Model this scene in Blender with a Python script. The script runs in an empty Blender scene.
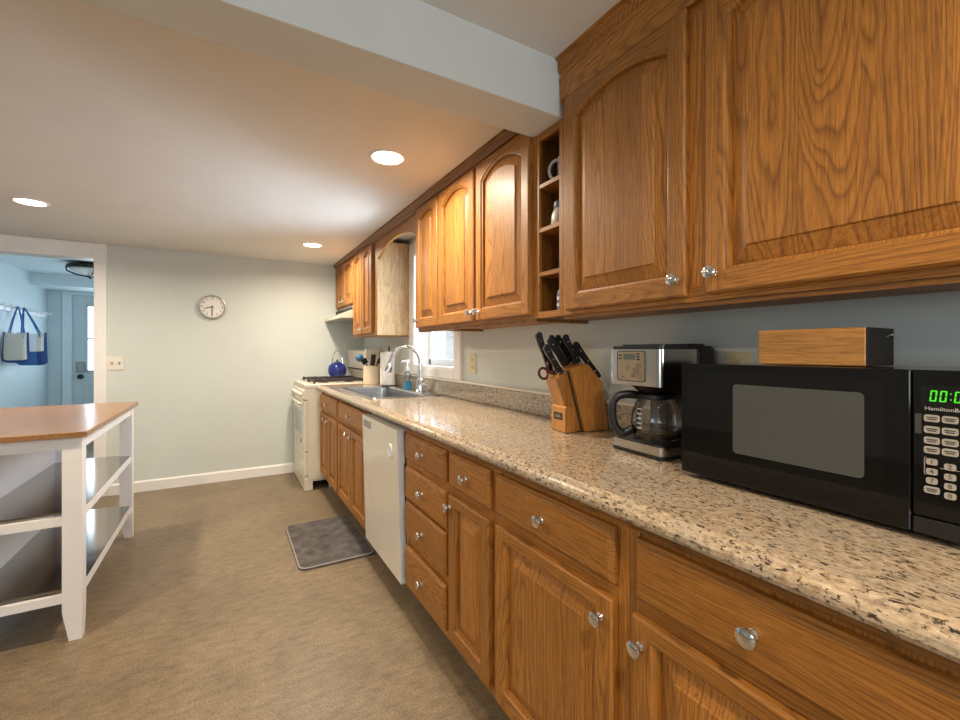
import bpy, bmesh, math, random
from mathutils import Vector, Matrix, Euler
random.seed(7)
PI = math.pi
SC = bpy.context.scene
COL = SC.collection

# ------------------------------------------------------------------ camera
cam = bpy.data.cameras.new('camera'); camo = bpy.data.objects.new('camera', cam); COL.objects.link(camo)
camo.location = (0, 0, 1.24); camo.rotation_euler = (PI/2, 0, math.radians(-30))
cam.sensor_width = 36; cam.lens = 438.7/960*36; cam.shift_y = -9.6/960; cam.clip_start = .02
SC.camera = camo
# ------------------------------------------------------------------ world, exposure, big daylight
SC.view_settings.view_transform = 'Standard'; SC.view_settings.look = 'None'
SC.view_settings.gamma = 1; SC.view_settings.use_curve_mapping = False
SC.view_settings.exposure = 0.18
w = bpy.data.worlds.new('sky'); SC.world = w; w.use_nodes = True
bg = w.node_tree.nodes['Background']; bg.inputs[0].default_value = (.84, .92, 1, 1); bg.inputs[1].default_value = 2.6
def area(name, loc, rot, sx, sy, power, color, spread=180):
    l = bpy.data.lights.new(name, 'AREA'); l.shape = 'RECTANGLE'; l.size = sx; l.size_y = sy
    l.energy = power; l.color = color; l.spread = math.radians(spread)
    o = bpy.data.objects.new(name, l); COL.objects.link(o); o.location = loc; o.rotation_euler = rot
    return o
DAY = (.82, .92, 1.0)
area('back_window_daylight', (.5, -2.93, 1.45), (PI/2, 0, 0), 1.5, 1.2, 25, DAY)
area('left_window_daylight', (-4.52, -1.6, 1.35), (0, -PI/2, 0), 1.1, 1.8, 13, DAY)
area('sink_window_daylight', (1.70, 2.91, 1.52), (0, PI/2, 0), 1.1, 1.0, 62, DAY)
area('hall_window_daylight', (-.62, 6.55, 1.45), (0, PI/2, 0), 1.3, 1.0, 13, (.74, .90, 1.0))
area('hall_door_daylight', (-1.49, 8.33, 1.4), (-PI/2, 0, 0), .5, .9, 7, (.7, .88, 1.0))

# ------------------------------------------------------------------ mesh helpers
class MB:
    def __init__(s): s.v = []; s.f = []; s.m = []; s.s = []
    def add(s, verts, faces, mi=0, smooth=False):
        b = len(s.v); s.v += [tuple(p) for p in verts]
        for f in faces:
            s.f.append([b+i for i in f]); s.m.append(mi); s.s.append(smooth)
        return s
    def mark(s): return len(s.v)
    def xf(s, k, M):
        for i in range(k, len(s.v)): s.v[i] = tuple(M @ Vector(s.v[i]))
        return s
    def box(s, x0, y0, z0, x1, y1, z1, mi=0, bev=0):
        lo = (min(x0, x1), min(y0, y1), min(z0, z1)); hi = (max(x0, x1), max(y0, y1), max(z0, z1))
        if bev <= 0:
            V = [(x, y, z) for x in (lo[0], hi[0]) for y in (lo[1], hi[1]) for z in (lo[2], hi[2])]
            return s.add(V, [(0,1,3,2),(4,6,7,5),(0,4,5,1),(2,3,7,6),(0,2,6,4),(1,5,7,3)], mi)
        bev = min(bev, *[(hi[i]-lo[i])*.49 for i in range(3)])
        V = []; ix = {}
        for c in range(8):
            sg = ((c >> 2) & 1, (c >> 1) & 1, c & 1)
            for a in range(3):
                ix[(sg, a)] = len(V)
                V.append([(hi[i] if sg[i] else lo[i]) if i == a else (hi[i]-bev if sg[i] else lo[i]+bev) for i in range(3)])
        F = []
        def sgn(d): return (d[0], d[1], d[2])
        for a in range(3):
            b, c = (a+1) % 3, (a+2) % 3
            for t in (0, 1):
                q = []
                for (p, r) in ((0,0),(1,0),(1,1),(0,1)):
                    d = [0,0,0]; d[a] = t; d[b] = p; d[c] = r; q.append(ix[(sgn(d), a)])
                F.append(q)
            for p in (0, 1):
                for r in (0, 1):
                    q = []
                    for (t, ax) in ((0,b),(1,b),(1,c),(0,c)):
                        d = [0,0,0]; d[a] = t; d[b] = p; d[c] = r; q.append(ix[(sgn(d), ax)])
                    F.append(q)
        for c in range(8):
            sg = ((c >> 2) & 1, (c >> 1) & 1, c & 1); F.append([ix[(sg, a)] for a in range(3)])
        return s.add(V, F, mi)
    def lathe(s, prof, n=24, M=None, mi=0, smooth=True, a0=0, a1=2*PI):
        full = abs(a1-a0-2*PI) < 1e-6; V = []; R = []
        cnt = n if full else n+1
        for r, z in prof:
            if r < 1e-7: R.append([len(V)]*cnt); V.append((0, 0, z))
            else:
                R.append(list(range(len(V), len(V)+cnt)))
                for k in range(cnt):
                    a = a0+(a1-a0)*k/n; V.append((r*math.cos(a), r*math.sin(a), z))
        F = []
        for i in range(len(R)-1):
            for k in range(n):
                j = (k+1) % cnt
                q = [R[i][k], R[i][j], R[i+1][j], R[i+1][k]]
                u = []
                for x in q:
                    if x not in u: u.append(x)
                if len(u) > 2: F.append(u)
        if M is not None: V = [M @ Vector(p) for p in V]
        return s.add(V, F, mi, smooth)
    def tube(s, pts, r, n=10, closed=False, mi=0, smooth=True, sx=1.0, up=None):
        P = [Vector(p) for p in pts]; N = len(P)
        rr = r if isinstance(r, (list, tuple)) else [r]*N
        T = []
        for i in range(N):
            a = P[i-1] if (i > 0 or closed) else P[i]; b = P[(i+1) % N] if (i < N-1 or closed) else P[i]
            T.append((b-a).normalized())
        u = Vector(up) if up else (Vector((0,0,1)) if abs(T[0].z) < .9 else Vector((1,0,0)))
        V = []
        for i in range(N):
            u = (u-T[i]*u.dot(T[i])).normalized(); b = T[i].cross(u)
            for k in range(n):
                a = 2*PI*k/n; V.append(P[i]+u*(math.cos(a)*rr[i])+b*(math.sin(a)*rr[i]*sx))
        F = []
        for i in range(N if closed else N-1):
            j = (i+1) % N
            for k in range(n):
                l = (k+1) % n; F.append([i*n+k, i*n+l, j*n+l, j*n+k])
        s.add(V, F, mi, smooth)
        if not closed:
            b = len(s.v)-len(V)
            s.f += [[b+k for k in range(n)][::-1], [b+(N-1)*n+k for k in range(n)]]; s.m += [mi, mi]; s.s += [False, False]
        return s
    def prism(s, poly, fn, a, b, mi=0, smooth=False):
        n = len(poly)
        V = [fn(p[0], p[1], a) for p in poly]+[fn(p[0], p[1], b) for p in poly]
        F = [[i, (i+1) % n, n+(i+1) % n, n+i] for i in range(n)]
        s.add(V, F, mi, smooth); k = len(s.v)-2*n
        s.f += [[k+i for i in range(n)][::-1], [k+n+i for i in range(n)]]; s.m += [mi, mi]; s.s += [False, False]
        return s
    def ball(s, c, rx, ry, rz, n=14, mi=0, M=None):
        k = s.mark(); pr = [(math.sin(PI*i/n), -math.cos(PI*i/n)) for i in range(n+1)]; pr[0] = (0, -1); pr[-1] = (0, 1)
        s.lathe(pr, n*2, None, mi)
        A = Matrix.Translation(c) @ (M if M else Matrix.Identity(4)) @ Matrix.Diagonal((rx, ry, rz, 1))
        return s.xf(k, A)

def XZ(x, z, y): return (x, y, z)        # polygon in x,z extruded along y
def YZ(y, z, x): return (x, y, z)
def XY(x, y, z): return (x, y, z)
def rrect(x0, y0, x1, y1, r, n=6):
    P = []
    for cx, cy, a in ((x1-r, y1-r, 0), (x0+r, y1-r, PI/2), (x0+r, y0+r, PI), (x1-r, y0+r, 1.5*PI)):
        for k in range(n+1): P.append((cx+r*math.cos(a+PI/2*k/n), cy+r*math.sin(a+PI/2*k/n)))
    return P
def smooth(P, k=5):
    P = [Vector(p) for p in P]; out = []
    for i in range(len(P)-1):
        p0 = P[max(0, i-1)]; p1 = P[i]; p2 = P[i+1]; p3 = P[min(len(P)-1, i+2)]
        for j in range(k):
            t = j/k; out.append(.5*((2*p1)+(p2-p0)*t+(2*p0-5*p1+4*p2-p3)*t*t+(3*p1-p0-3*p2+p3)*t*t*t))
    return out+[P[-1]]
def RX(a): return Matrix.Rotation(a, 4, 'X')
def RY(a): return Matrix.Rotation(a, 4, 'Y')
def RZ(a): return Matrix.Rotation(a, 4, 'Z')
def T(x, y, z): return Matrix.Translation((x, y, z))

ORG = {}
def org(o):
    while o is not None:
        if o.name in ORG: return ORG[o.name]
        o = o.parent
    return Vector((0, 0, 0))
def obj(name, mb, mats, parent=None, local=False, recalc=True):
    me = bpy.data.meshes.new(name)
    off = Vector((0, 0, 0)) if (local or parent is None) else org(parent)
    me.from_pydata([tuple(Vector(p)-off) for p in mb.v], [], mb.f)
    if not isinstance(mats, (list, tuple)): mats = [mats]
    for m in mats: me.materials.append(m)
    me.polygons.foreach_set('material_index', mb.m)
    me.polygons.foreach_set('use_smooth', mb.s)
    if recalc:
        bm = bmesh.new(); bm.from_mesh(me); bmesh.ops.recalc_face_normals(bm, faces=bm.faces); bm.to_mesh(me); bm.free()
    me.update()
    if any(mb.s): me.set_sharp_from_angle(angle=math.radians(38))
    o = bpy.data.objects.new(name, me); COL.objects.link(o)
    if parent is not None: o.parent = parent
    return o
def thing(name, label, cat, loc=(0, 0, 0), rz=0, group=None):
    o = bpy.data.objects.new(name, None); COL.objects.link(o); o.empty_display_size = .05
    o.location = loc; o.rotation_euler = (0, 0, rz); o['label'] = label; o['category'] = cat
    if group: o['group'] = group
    ORG[o.name] = Vector(loc)
    return o
def tag(o, label, cat, group=None):
    o['label'] = label; o['category'] = cat
    if group: o['group'] = group
    return o
def struct(name, mb, mats, parent=None):
    o = obj(name, mb, mats, parent)
    if parent is None: o['kind'] = 'structure'
    return o

# ------------------------------------------------------------------ materials
class NT:
    def __init__(s, name):
        s.mat = bpy.data.materials.new(name); s.mat.use_nodes = True; s.t = s.mat.node_tree; s.t.nodes.clear()
        s.out = s.n('ShaderNodeOutputMaterial'); s.p = s.n('ShaderNodeBsdfPrincipled'); s.l(s.p.outputs[0], s.out.inputs[0])
    def n(s, t, **k):
        x = s.t.nodes.new(t)
        for a, b in k.items(): setattr(x, a, b)
        return x
    def l(s, a, b): s.t.links.new(a, b)
    def put(s, sock, v):
        if hasattr(v, 'is_linked'): s.l(v, sock)
        else: sock.default_value = v
    def math(s, op, a, b=0.0, c=0.0):
        x = s.n('ShaderNodeMath', operation=op); s.put(x.inputs[0], a); s.put(x.inputs[1], b); s.put(x.inputs[2], c); return x.outputs[0]
    def noise(s, vec, scale, detail=2, rough=.5, dist=0):
        x = s.n('ShaderNodeTexNoise'); s.l(vec, x.inputs['Vector']); x.inputs['Scale'].default_value = scale
        x.inputs['Detail'].default_value = detail; x.inputs['Roughness'].default_value = rough; x.inputs['Distortion'].default_value = dist
        return x.outputs[0]
    def ramp(s, fac, stops):
        x = s.n('ShaderNodeValToRGB'); s.l(fac, x.inputs[0]); e = x.color_ramp.elements
        while len(e) < len(stops): e.new(.5)
        for el, (p, c) in zip(e, stops):
            el.position = p; el.color = (*c, 1) if len(c) == 3 else c
        return x.outputs[0]
    def mix(s, fac, a, b, mode='MIX'):
        x = s.n('ShaderNodeMix', data_type='RGBA', blend_type=mode)
        s.put(x.inputs[0], fac); 
        for i, v in ((6, a), (7, b)):
            if isinstance(v, tuple): v = (*v, 1) if len(v) == 3 else v
            s.put(x.inputs[i], v)
        return x.outputs[2]
    def vec(s, x, y, z):
        c = s.n('ShaderNodeCombineXYZ'); s.put(c.inputs[0], x); s.put(c.inputs[1], y); s.put(c.inputs[2], z); return c.outputs[0]
    def coord(s):
        tc = s.n('ShaderNodeTexCoord'); sp = s.n('ShaderNodeSeparateXYZ'); s.l(tc.outputs['Object'], sp.inputs[0])
        return tc.outputs['Object'], sp.outputs
    def bump(s, h, strength=.1, dist=.002):
        b = s.n('ShaderNodeBump'); s.l(h, b.inputs['Height']); b.inputs['Strength'].default_value = strength; b.inputs['Distance'].default_value = dist
        s.l(b.outputs[0], s.p.inputs['Normal'])
    def set(s, **k):
        for a, v in k.items():
            n = {'color': 'Base Color', 'rough': 'Roughness', 'metal': 'Metallic', 'trans': 'Transmission Weight', 'ior': 'IOR', 'coat': 'Coat Weight',
                 'coatr': 'Coat Roughness', 'spec': 'Specular IOR Level', 'emit': 'Emission Color', 'emits': 'Emission Strength', 'alpha': 'Alpha', 'sheen': 'Sheen Weight'}[a]
            if isinstance(v, tuple) and len(v) == 3: v = (*v, 1)
            s.put(s.p.inputs[n], v)
        return s
def plain(name, color, rough=.5, metal=0, var=.06, scale=30, bump=0, **k):
    N = NT(name); co, _ = N.coord()
    f = N.noise(co, scale, 3)
    lo = tuple(max(0, c*(1-var)) for c in color); hi = tuple(min(1, c*(1+var)) for c in color)
    N.set(color=N.ramp(f, [(.3, lo), (.7, hi)]), rough=rough, metal=metal, **k)
    if bump: N.bump(f, bump, .001)
    return N.mat
def oak(name, axis, light, dark, stave=False, rough=.50, rings=165.0, contrast=.62):
    N = NT(name); co, X = N.coord()
    oi = N.n('ShaderNodeObjectInfo'); rnd = oi.outputs['Random']
    al, a1, a2 = {'z': (X[2], X[1], X[0]), 'y': (X[1], X[2], X[0]), 'x': (X[0], X[1], X[2])}[axis]
    ro = N.math('MULTIPLY', rnd, 37.0)
    st = stave or 6.0
    q = N.math('ADD', N.math('MULTIPLY', a1, st), N.math('MULTIPLY', rnd, 9.3))
    k = N.math('FLOOR', q)
    wn = N.n('ShaderNodeTexWhiteNoise', noise_dimensions='1D'); N.l(N.math('ADD', k, ro), wn.inputs['W'])
    sp = N.n('ShaderNodeSeparateColor'); N.l(wn.outputs['Color'], sp.inputs[0]); r1, r2, r3 = sp.outputs[0], sp.outputs[1], sp.outputs[2]
    loc = N.math('DIVIDE', N.math('SUBTRACT', N.math('FRACT', q), .5), st)
    sh = N.math('MULTIPLY', k, 3.7)
    v = N.vec(N.math('ADD', a1, N.math('ADD', ro, sh)), a2, N.math('ADD', N.math('MULTIPLY', al, .22), sh))
    wob = N.math('SUBTRACT', N.noise(v, 9, 2, .5), .5); wob2 = N.math('SUBTRACT', N.noise(v, 34, 2, .6), .5)
    aa = N.math('ADD', loc, N.math('ADD', N.math('MULTIPLY', N.math('SUBTRACT', r1, .5), .22), N.math('MULTIPLY', wob, .045)))
    tilt = N.math('MULTIPLY', N.math('SUBTRACT', r3, .5), .16)
    dp = N.math('ADD', N.math('ADD', N.math('MULTIPLY', r2, .09), .012), N.math('ADD', N.math('MULTIPLY', al, tilt), N.math('MULTIPLY', wob, .05)))
    rad = N.math('SQRT', N.math('ADD', N.math('MULTIPLY', aa, aa), N.math('MULTIPLY', dp, dp)))
    rad = N.math('ADD', N.math('ADD', rad, N.math('MULTIPLY', wob2, .004)), N.math('MULTIPLY', N.math('SINE', N.math('MULTIPLY', rad, 260.0)), .0016))
    ring = N.math('FRACT', N.math('MULTIPLY', rad, rings))
    streak = N.noise(N.vec(N.math('MULTIPLY', a1, 260), N.math('MULTIPLY', a2, 260), N.math('MULTIPLY', al, 9)), 1.0, 3, .6)
    pore = N.noise(N.vec(N.math('MULTIPLY', a1, 700), N.math('MULTIPLY', a2, 700), N.math('MULTIPLY', al, 30)), 1.0, 1, .5)
    big = N.noise(v, 3, 2)
    mid = tuple(l*.62+d*.38 for l, d in zip(light, dark))
    rc = N.ramp(ring, [(0.0, mid), (.10, dark), (.30, mid), (.60, light), (.92, light), (1.0, mid)])
    c = N.mix(contrast, tuple(l*.8+d*.2 for l, d in zip(light, dark)), rc)
    c = N.mix(1.0, c, N.ramp(streak, [(.32, (.70, .66, .62)), (.55, (1.05, 1.04, 1.02))]), 'MULTIPLY')
    c = N.mix(.7, c, N.ramp(pore, [(.34, (.62, .56, .5)), (.48, (1, 1, 1))]), 'MULTIPLY')
    c = N.mix(1.0, c, N.ramp(r1 if stave else rnd, [(0, (.86, .84, .80)), (1, (1.12, 1.11, 1.10))]), 'MULTIPLY')
    c = N.mix(1.0, c, N.ramp(big, [(.3, (.9, .89, .86)), (.7, (1.08, 1.07, 1.06))]), 'MULTIPLY')
    N.set(color=c, rough=N.math('ADD', N.math('MULTIPLY', streak, -.12), rough+.06), coat=.05, coatr=.25)
    N.bump(streak, .12, .0005)
    return N.mat
OL, OD = (.485, .210, .038), (.165, .056, .009)
OAK_V = oak('oak_vertical_grain', 'z', OL, OD)
OAK_P = oak('oak_glued_panel', 'z', tuple(c*1.04 for c in OL), OD, stave=10.0)
OAK_H = oak('oak_horizontal_grain', 'y', tuple(c*.94 for c in OL), OD, contrast=.52)
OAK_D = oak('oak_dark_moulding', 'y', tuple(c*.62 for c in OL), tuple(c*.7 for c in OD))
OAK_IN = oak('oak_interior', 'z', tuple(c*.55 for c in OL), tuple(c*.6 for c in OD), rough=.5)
OAK_S = oak('oak_pale_side', 'z', (.66, .49, .29), (.42, .27, .13), rough=.45, rings=110, contrast=.5)
BLOCKW = oak('block_beech', 'z', (.56, .27, .07), (.36, .14, .03), rough=.4, stave=45, contrast=.45)
BAMBOO = oak('bamboo', 'y', (.62, .32, .10), (.40, .18, .05), rough=.4, stave=60, contrast=.4)
TOPW = oak('oiled_table_top', 'y', (.36, .19, .08), (.20, .095, .038), rough=.25, stave=17, contrast=.55)

def granite(name, grey=0.0):
    N = NT(name); co, X = N.coord()
    cs = N.vec(N.math('MULTIPLY', X[0], 1.1), N.math('MULTIPLY', X[1], .55), X[2])
    a = N.noise(cs, 14, 4, .6); b = N.noise(cs, 110, 5, .65); d = N.noise(cs, 150, 4, .6, .5); d2 = N.noise(cs, 88, 5, .66, .6); e = N.noise(cs, 75, 5, .7, .5)
    vo = N.n('ShaderNodeTexVoronoi'); N.l(cs, vo.inputs['Vector']); vo.inputs['Scale'].default_value = 210
    c = N.ramp(b, [(.30, (.27, .19, .12)), (.44, (.50, .37, .245)), (.58, (.64, .49, .335)), (.72, (.78, .67, .52))])
    c = N.mix(N.ramp(a, [(.44, (0, 0, 0)), (.62, (.5, .5, .5))]), c, (.50, .43, .35))
    c = N.mix(N.ramp(vo.outputs['Distance'], [(.05, (.45, .45, .45)), (.32, (0, 0, 0))]), c, (.80, .74, .64))
    c = N.mix(N.ramp(e, [(.55, (0, 0, 0)), (.62, (.6, .6, .6))]), c, (.20, .155, .115))
    c = N.mix(N.ramp(d, [(.575, (0, 0, 0)), (.62, (.9, .9, .9))]), c, (.050, .036, .028))
    c = N.mix(N.ramp(d2, [(.60, (0, 0, 0)), (.635, (.95, .95, .95))]), c, (.035, .026, .022))
    c = N.mix(1.0, c, (.93, .93, .93), 'MULTIPLY')
    if grey: c = N.mix(1.0, c, (.86, .95, 1.05), 'MULTIPLY')  # tints cool light from the left into the stone colour
    N.set(color=c, rough=.14, coat=.3, coatr=.05)
    return N.mat
GRAN = granite('granite'); GRANB = granite('cool_lit_granite', 1)  # GRANB: same granite with the backsplash's cool light put into its colour
def lino():
    N = NT('mottled_vinyl_floor'); co, X = N.coord()
    a = N.noise(co, 2.2, 4, .6, .4); b = N.noise(N.vec(N.math('MULTIPLY', X[0], 1.0), N.math('MULTIPLY', X[1], 2.4), X[2]), 14, 6, .7); d = N.noise(co, 140, 3, .6)
    c = N.ramp(b, [(.28, (.155, .112, .070)), (.5, (.240, .180, .113)), (.75, (.315, .243, .155))])
    c = N.mix(1, c, N.ramp(a, [(.3, (.80, .79, .78)), (.7, (1.12, 1.12, 1.12))]), 'MULTIPLY')
    c = N.mix(1, c, N.ramp(d, [(.35, (.66, .64, .62)), (.6, (1.1, 1.09, 1.08))]), 'MULTIPLY')
    N.set(color=c, rough=.42); N.bump(d, .15, .0008)
    return N.mat
FLOOR = lino()
WALL = plain('wall_paint_sage', (.62, .66, .63), .6, scale=3, var=.02)
CEIL = plain('ceiling_paint', (.80, .79, .76), .75, scale=4, var=.02)
BEAMP = plain('beam_paint', (.70, .72, .70), .65, scale=4, var=.02)
HALLW = plain('hall_paint_blue', (.57, .66, .69), .5, scale=3, var=.02)
TRIMW = plain('white_trim_paint', (.86, .84, .81), .4, scale=6, var=.02)
HTRIM = plain('hall_trim_paint', (.68, .76, .80), .4, scale=6, var=.02)
WHITE = plain('white_lacquer', (.80, .775, .77), .35, scale=8, var=.02)
CREAM = plain('cream_enamel', (.80, .74, .62), .22, scale=6, var=.02)
DWHITE = plain('appliance_white', (.78, .73, .63), .16, scale=5, var=.015)
DWSIDE = plain('appliance_edge', (.74, .78, .84), .3, scale=5, var=.015)
BLACK = plain('black_plastic', (.012, .012, .013), .32, var=.2)
BLKG = plain('black_gloss', (.006, .006, .006), .07, var=.1, spec=.32)
BLKM = plain('black_matt', (.02, .02, .021), .6, var=.2)
IRON = plain('cast_iron', (.035, .028, .024), .55, var=.3, scale=120)
CHROME = plain('chrome', (.82, .82, .83), .07, 1, var=.02)
STEEL = plain('brushed_steel', (.60, .58, .55), .17, 1, var=.05, scale=200)
SINKS = plain('sink_steel', (.50, .50, .51), .27, 1, var=.04, scale=150)
SHELFS = plain('shelf_steel', (.34, .325, .31), .13, 1, var=.03, scale=60)
BRONZE = plain('dark_bronze', (.05, .04, .032), .4, .7, var=.2)
GREYP = plain('grey_plastic', (.35, .35, .34), .45)
LGREY = plain('light_grey_plastic', (.55, .54, .52), .45)
BEIGEP = plain('almond_plate', (.72, .63, .40), .35, var=.02)
IVORY = plain('ivory_plate', (.80, .75, .66), .35, var=.02)
BUTTON = plain('keypad_button', (.42, .38, .335), .5, var=.03)
INK = plain('dark_ink', (.03, .03, .03), .6)
BLUEE = plain('cobalt_enamel', (.016, .03, .20), .12, var=.3, scale=60)
PAPER = plain('paper_towel', (.85, .84, .82), .9, var=.03, bump=.3, scale=200)
CERAM = plain('cream_ceramic', (.78, .68, .52), .3, var=.03)
NAVY = plain('navy_canvas', (.015, .05, .17), .8, var=.15, scale=200)
BLUEC = plain('blue_canvas', (.04, .15, .40), .8, var=.15, scale=60)
TAN = plain('grey_canvas', (.60, .57, .51), .9, var=.08, scale=250)
WCAN = plain('white_canvas', (.75, .78, .82), .9, var=.05, scale=250)
MATM = plain('grey_mat', (.095, .082, .08), .85, var=.45, scale=14, bump=.2)
MATE = plain('mat_edge', (.30, .27, .25), .7, var=.3, scale=220)
RED = plain('red_rubber', (.45, .06, .03), .5)
BLUES = plain('teal_silicone', (.03, .14, .30), .4)
WPLAS = plain('white_plastic', (.82, .83, .85), .3, var=.02)
SMALLB = plain('blue_white_glaze', (.55, .6, .7), .25, var=.5, scale=60)
JARB = plain('jar_ceramic', (.66, .60, .52), .35, var=.05)
JARL = plain('blue_grey_lid', (.12, .17, .27), .35, var=.2)
CLOCKF = plain('clock_face', (.88, .84, .80), .35, var=.02)
SILV = plain('silver_rim', (.60, .61, .56), .3, .6, var=.03)
def emit(name, color, st):
    N = NT(name); N.set(color=(0, 0, 0), rough=.5, emit=color, emits=st); return N.mat
LENS = emit('lamp_lens', (1, .86, .66), 14)
GREEN = emit('green_digits', (.10, 1, .03), .75)
def thin_glass(name, tint, refl=.1, rough=.02, fm=.8):
    N = NT(name); N.t.nodes.remove(N.p)
    tr = N.n('ShaderNodeBsdfTransparent'); tr.inputs[0].default_value = (*tint, 1)
    gl = N.n('ShaderNodeBsdfGlossy'); gl.inputs['Roughness'].default_value = rough
    fr = N.n('ShaderNodeLayerWeight'); fr.inputs[0].default_value = .35
    f = N.math('ADD', N.math('MULTIPLY', fr.outputs['Fresnel'], fm), refl)
    mx = N.n('ShaderNodeMixShader'); N.l(f, mx.inputs[0]); N.l(tr.outputs[0], mx.inputs[1]); N.l(gl.outputs[0], mx.inputs[2]); N.l(mx.outputs[0], N.out.inputs[0])
    return N.mat
GLASS = thin_glass('window_glass', (.97, .98, 1), .02)
CARAFE = thin_glass('carafe_glass', (.93, .93, .92), .05)
SOAPG = thin_glass('clear_bottle', (.86, .92, .95), .05)
SOAPB = plain('blue_soap', (.04, .22, .40), .15, var=.03)
def text(name, body, size, M, mat, parent, ext=.0004, align='CENTER'):
    cu = bpy.data.curves.new('lettering', 'FONT'); cu.body = body; cu.size = size; cu.extrude = ext; cu.align_x = align; cu.align_y = 'CENTER'
    t = bpy.data.objects.new('lettering_source', cu); COL.objects.link(t)
    bpy.context.view_layer.update()
    me = bpy.data.meshes.new_from_object(t.evaluated_get(bpy.context.evaluated_depsgraph_get()))
    bpy.data.objects.remove(t); bpy.data.curves.remove(cu)
    me.transform(M); me.materials.clear(); me.materials.append(mat)
    o = bpy.data.objects.new(name, me); COL.objects.link(o); o.parent = parent
    return o
# text facing -X (reads left to right towards -Y): local x -> -Y, local y -> Z, local z -> -X
FACE_NX = Matrix(((0, 0, -1, 0), (-1, 0, 0, 0), (0, 1, 0, 0), (0, 0, 0, 1)))
# text facing -Y: local x -> X, y -> Z, z -> -Y
FACE_NY = Matrix(((1, 0, 0, 0), (0, 0, -1, 0), (0, 1, 0, 0), (0, 0, 0, 1)))

# ------------------------------------------------------------------ room shell
WX, FY, CZ, NZ = 1.295, 4.83, 2.145, 2.255     # right wall, far wall, ceilings
CT = .935                                      # counter top
b = MB(); b.box(-4.7, -3.1, -.06, 1.5, 8.6, 0); struct('floor', b, FLOOR)
b = MB(); b.box(-4.7, 1.30, CZ, 1.45, FY+.12, CZ+.1); struct('ceiling', b, CEIL)
b = MB(); b.box(-4.7, -3.1, NZ, 1.45, 1.19, NZ+.1); struct('ceiling_near', b, CEIL)
b = MB(); b.box(-4.7, 1.19, 2.058, 1.40, 1.36, NZ+.05, bev=.002); struct('ceiling_beam', b, BEAMP)
# right wall with window hole
wy0, wy1, wz0, wz1 = 2.55, 3.27, 1.115, 2.0
b = MB()
b.box(WX, -3.1, 0, WX+.16, wy0, 2.4); b.box(WX, wy1, 0, WX+.16, FY+.12, 2.4)
b.box(WX, wy0, 0, WX+.16, wy1, wz0); b.box(WX, wy0, wz1, WX+.16, wy1, 2.4)
struct('wall_right', b, WALL)
# far wall with doorway
dx0, dx1, dz = -1.95, -.968, 2.012
b = MB(); b.box(dx1+.02, FY, 0, WX, FY+.12, 2.4); b.box(-4.7, FY, 0, dx0-.02, FY+.12, 2.4); b.box(dx0, FY, dz+.03, dx1, FY+.12, 2.4)
struct('wall_far', b, WALL)
# left and back walls with window openings behind the camera
b = MB(); b.box(-4.7, -3.1, 0, -4.6, -2.5, 2.4); b.box(-4.7, -.7, 0, -4.6, FY, 2.4); b.box(-4.7, -2.5, 0, -4.6, -.7, .8); b.box(-4.7, -2.5, 1.9, -4.6, -.7, 2.4)
struct('wall_left', b, WALL)
b = MB(); b.box(-4.7, -3.1, 0, -.28, -3.0, 2.4); b.box(1.27, -3.1, 0, 1.45, -3.0, 2.4); b.box(-.28, -3.1, 0, 1.27, -3.0, .85); b.box(-.28, -3.1, 2.05, 1.27, -3.0, 2.4)
struct('wall_back', b, WALL)
b = MB()
for x in (-.28, .475, 1.23): b.box(x, -3.06, .85, x+.04, -3.02, 2.05)
b.box(-.28, -3.06, .85, 1.27, -3.02, .89); b.box(-.28, -3.06, 2.01, 1.27, -3.02, 2.05)
struct('window_2', b, TRIMW)
b = MB()
for y in (-2.5, -1.62, -.74): b.box(-4.67, y, .8, -4.63, y+.04, 1.9)
b.box(-4.67, -2.5, .8, -4.63, -.7, .84); b.box(-4.67, -2.5, 1.86, -4.63, -.7, 1.9)
struct('window_3', b, TRIMW)
# baseboards and doorway casing
b = MB(); b.prism([(FY, 0), (FY-.016, 0), (FY-.016, .082), (FY-.008, .095), (FY, .095)], lambda y, z, x: (x, y, z), -.88, WX); struct('baseboard_far', b, TRIMW)
b = MB(); b.box(dx1, FY-.02, 0, -.884, FY+.14, CZ-.002, bev=.003); b.box(dx0-.085, FY-.02, 0, dx0, FY+.14, CZ-.002, bev=.003); b.box(dx0, FY-.02, dz, dx1, FY+.14, CZ-.002, bev=.003)
struct('trim_1', b, TRIMW)
# hall beyond the doorway
b = MB(); b.box(-2.28, FY+.12, 0, -2.18, 8.5, 2.4); struct('wall_hall_left', b, HALLW)
b = MB(); b.box(-2.2, 8.4, 0, -1.93, 8.5, 2.4); b.box(-1.07, 8.4, 0, -.4, 8.5, 2.4); b.box(-1.93, 8.4, 2.04, -1.07, 8.5, 2.4); struct('wall_hall_far', b, HALLW)
b = MB(); b.box(-.5, FY+.12, 0, -.4, 8.5, 2.4); struct('wall_hall_right', b, HALLW)
b = MB(); b.box(-2.3, FY+.12, 2.235, -.4, 8.5, 2.33); struct('ceiling_hall', b, HALLW)
b = MB(); b.box(-2.18, 7.75, 2.085, -.5, 8.4, 2.236); struct('ceiling_hall_soffit', b, HALLW)
b = MB(); b.box(-2.03, 8.375, 0, -1.925, 8.405, 2.085, bev=.003); b.box(-1.075, 8.375, 0, -.98, 8.405, 2.085, bev=.003); b.box(-1.925, 8.375, 2.035, -1.075, 8.405, 2.085, bev=.003)
struct('trim_2', b, HTRIM)
b = MB(); b.box(-2.18, FY+.12, 0, -2.165, 8.4, .1); struct('baseboard_hall', b, HTRIM)
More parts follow.
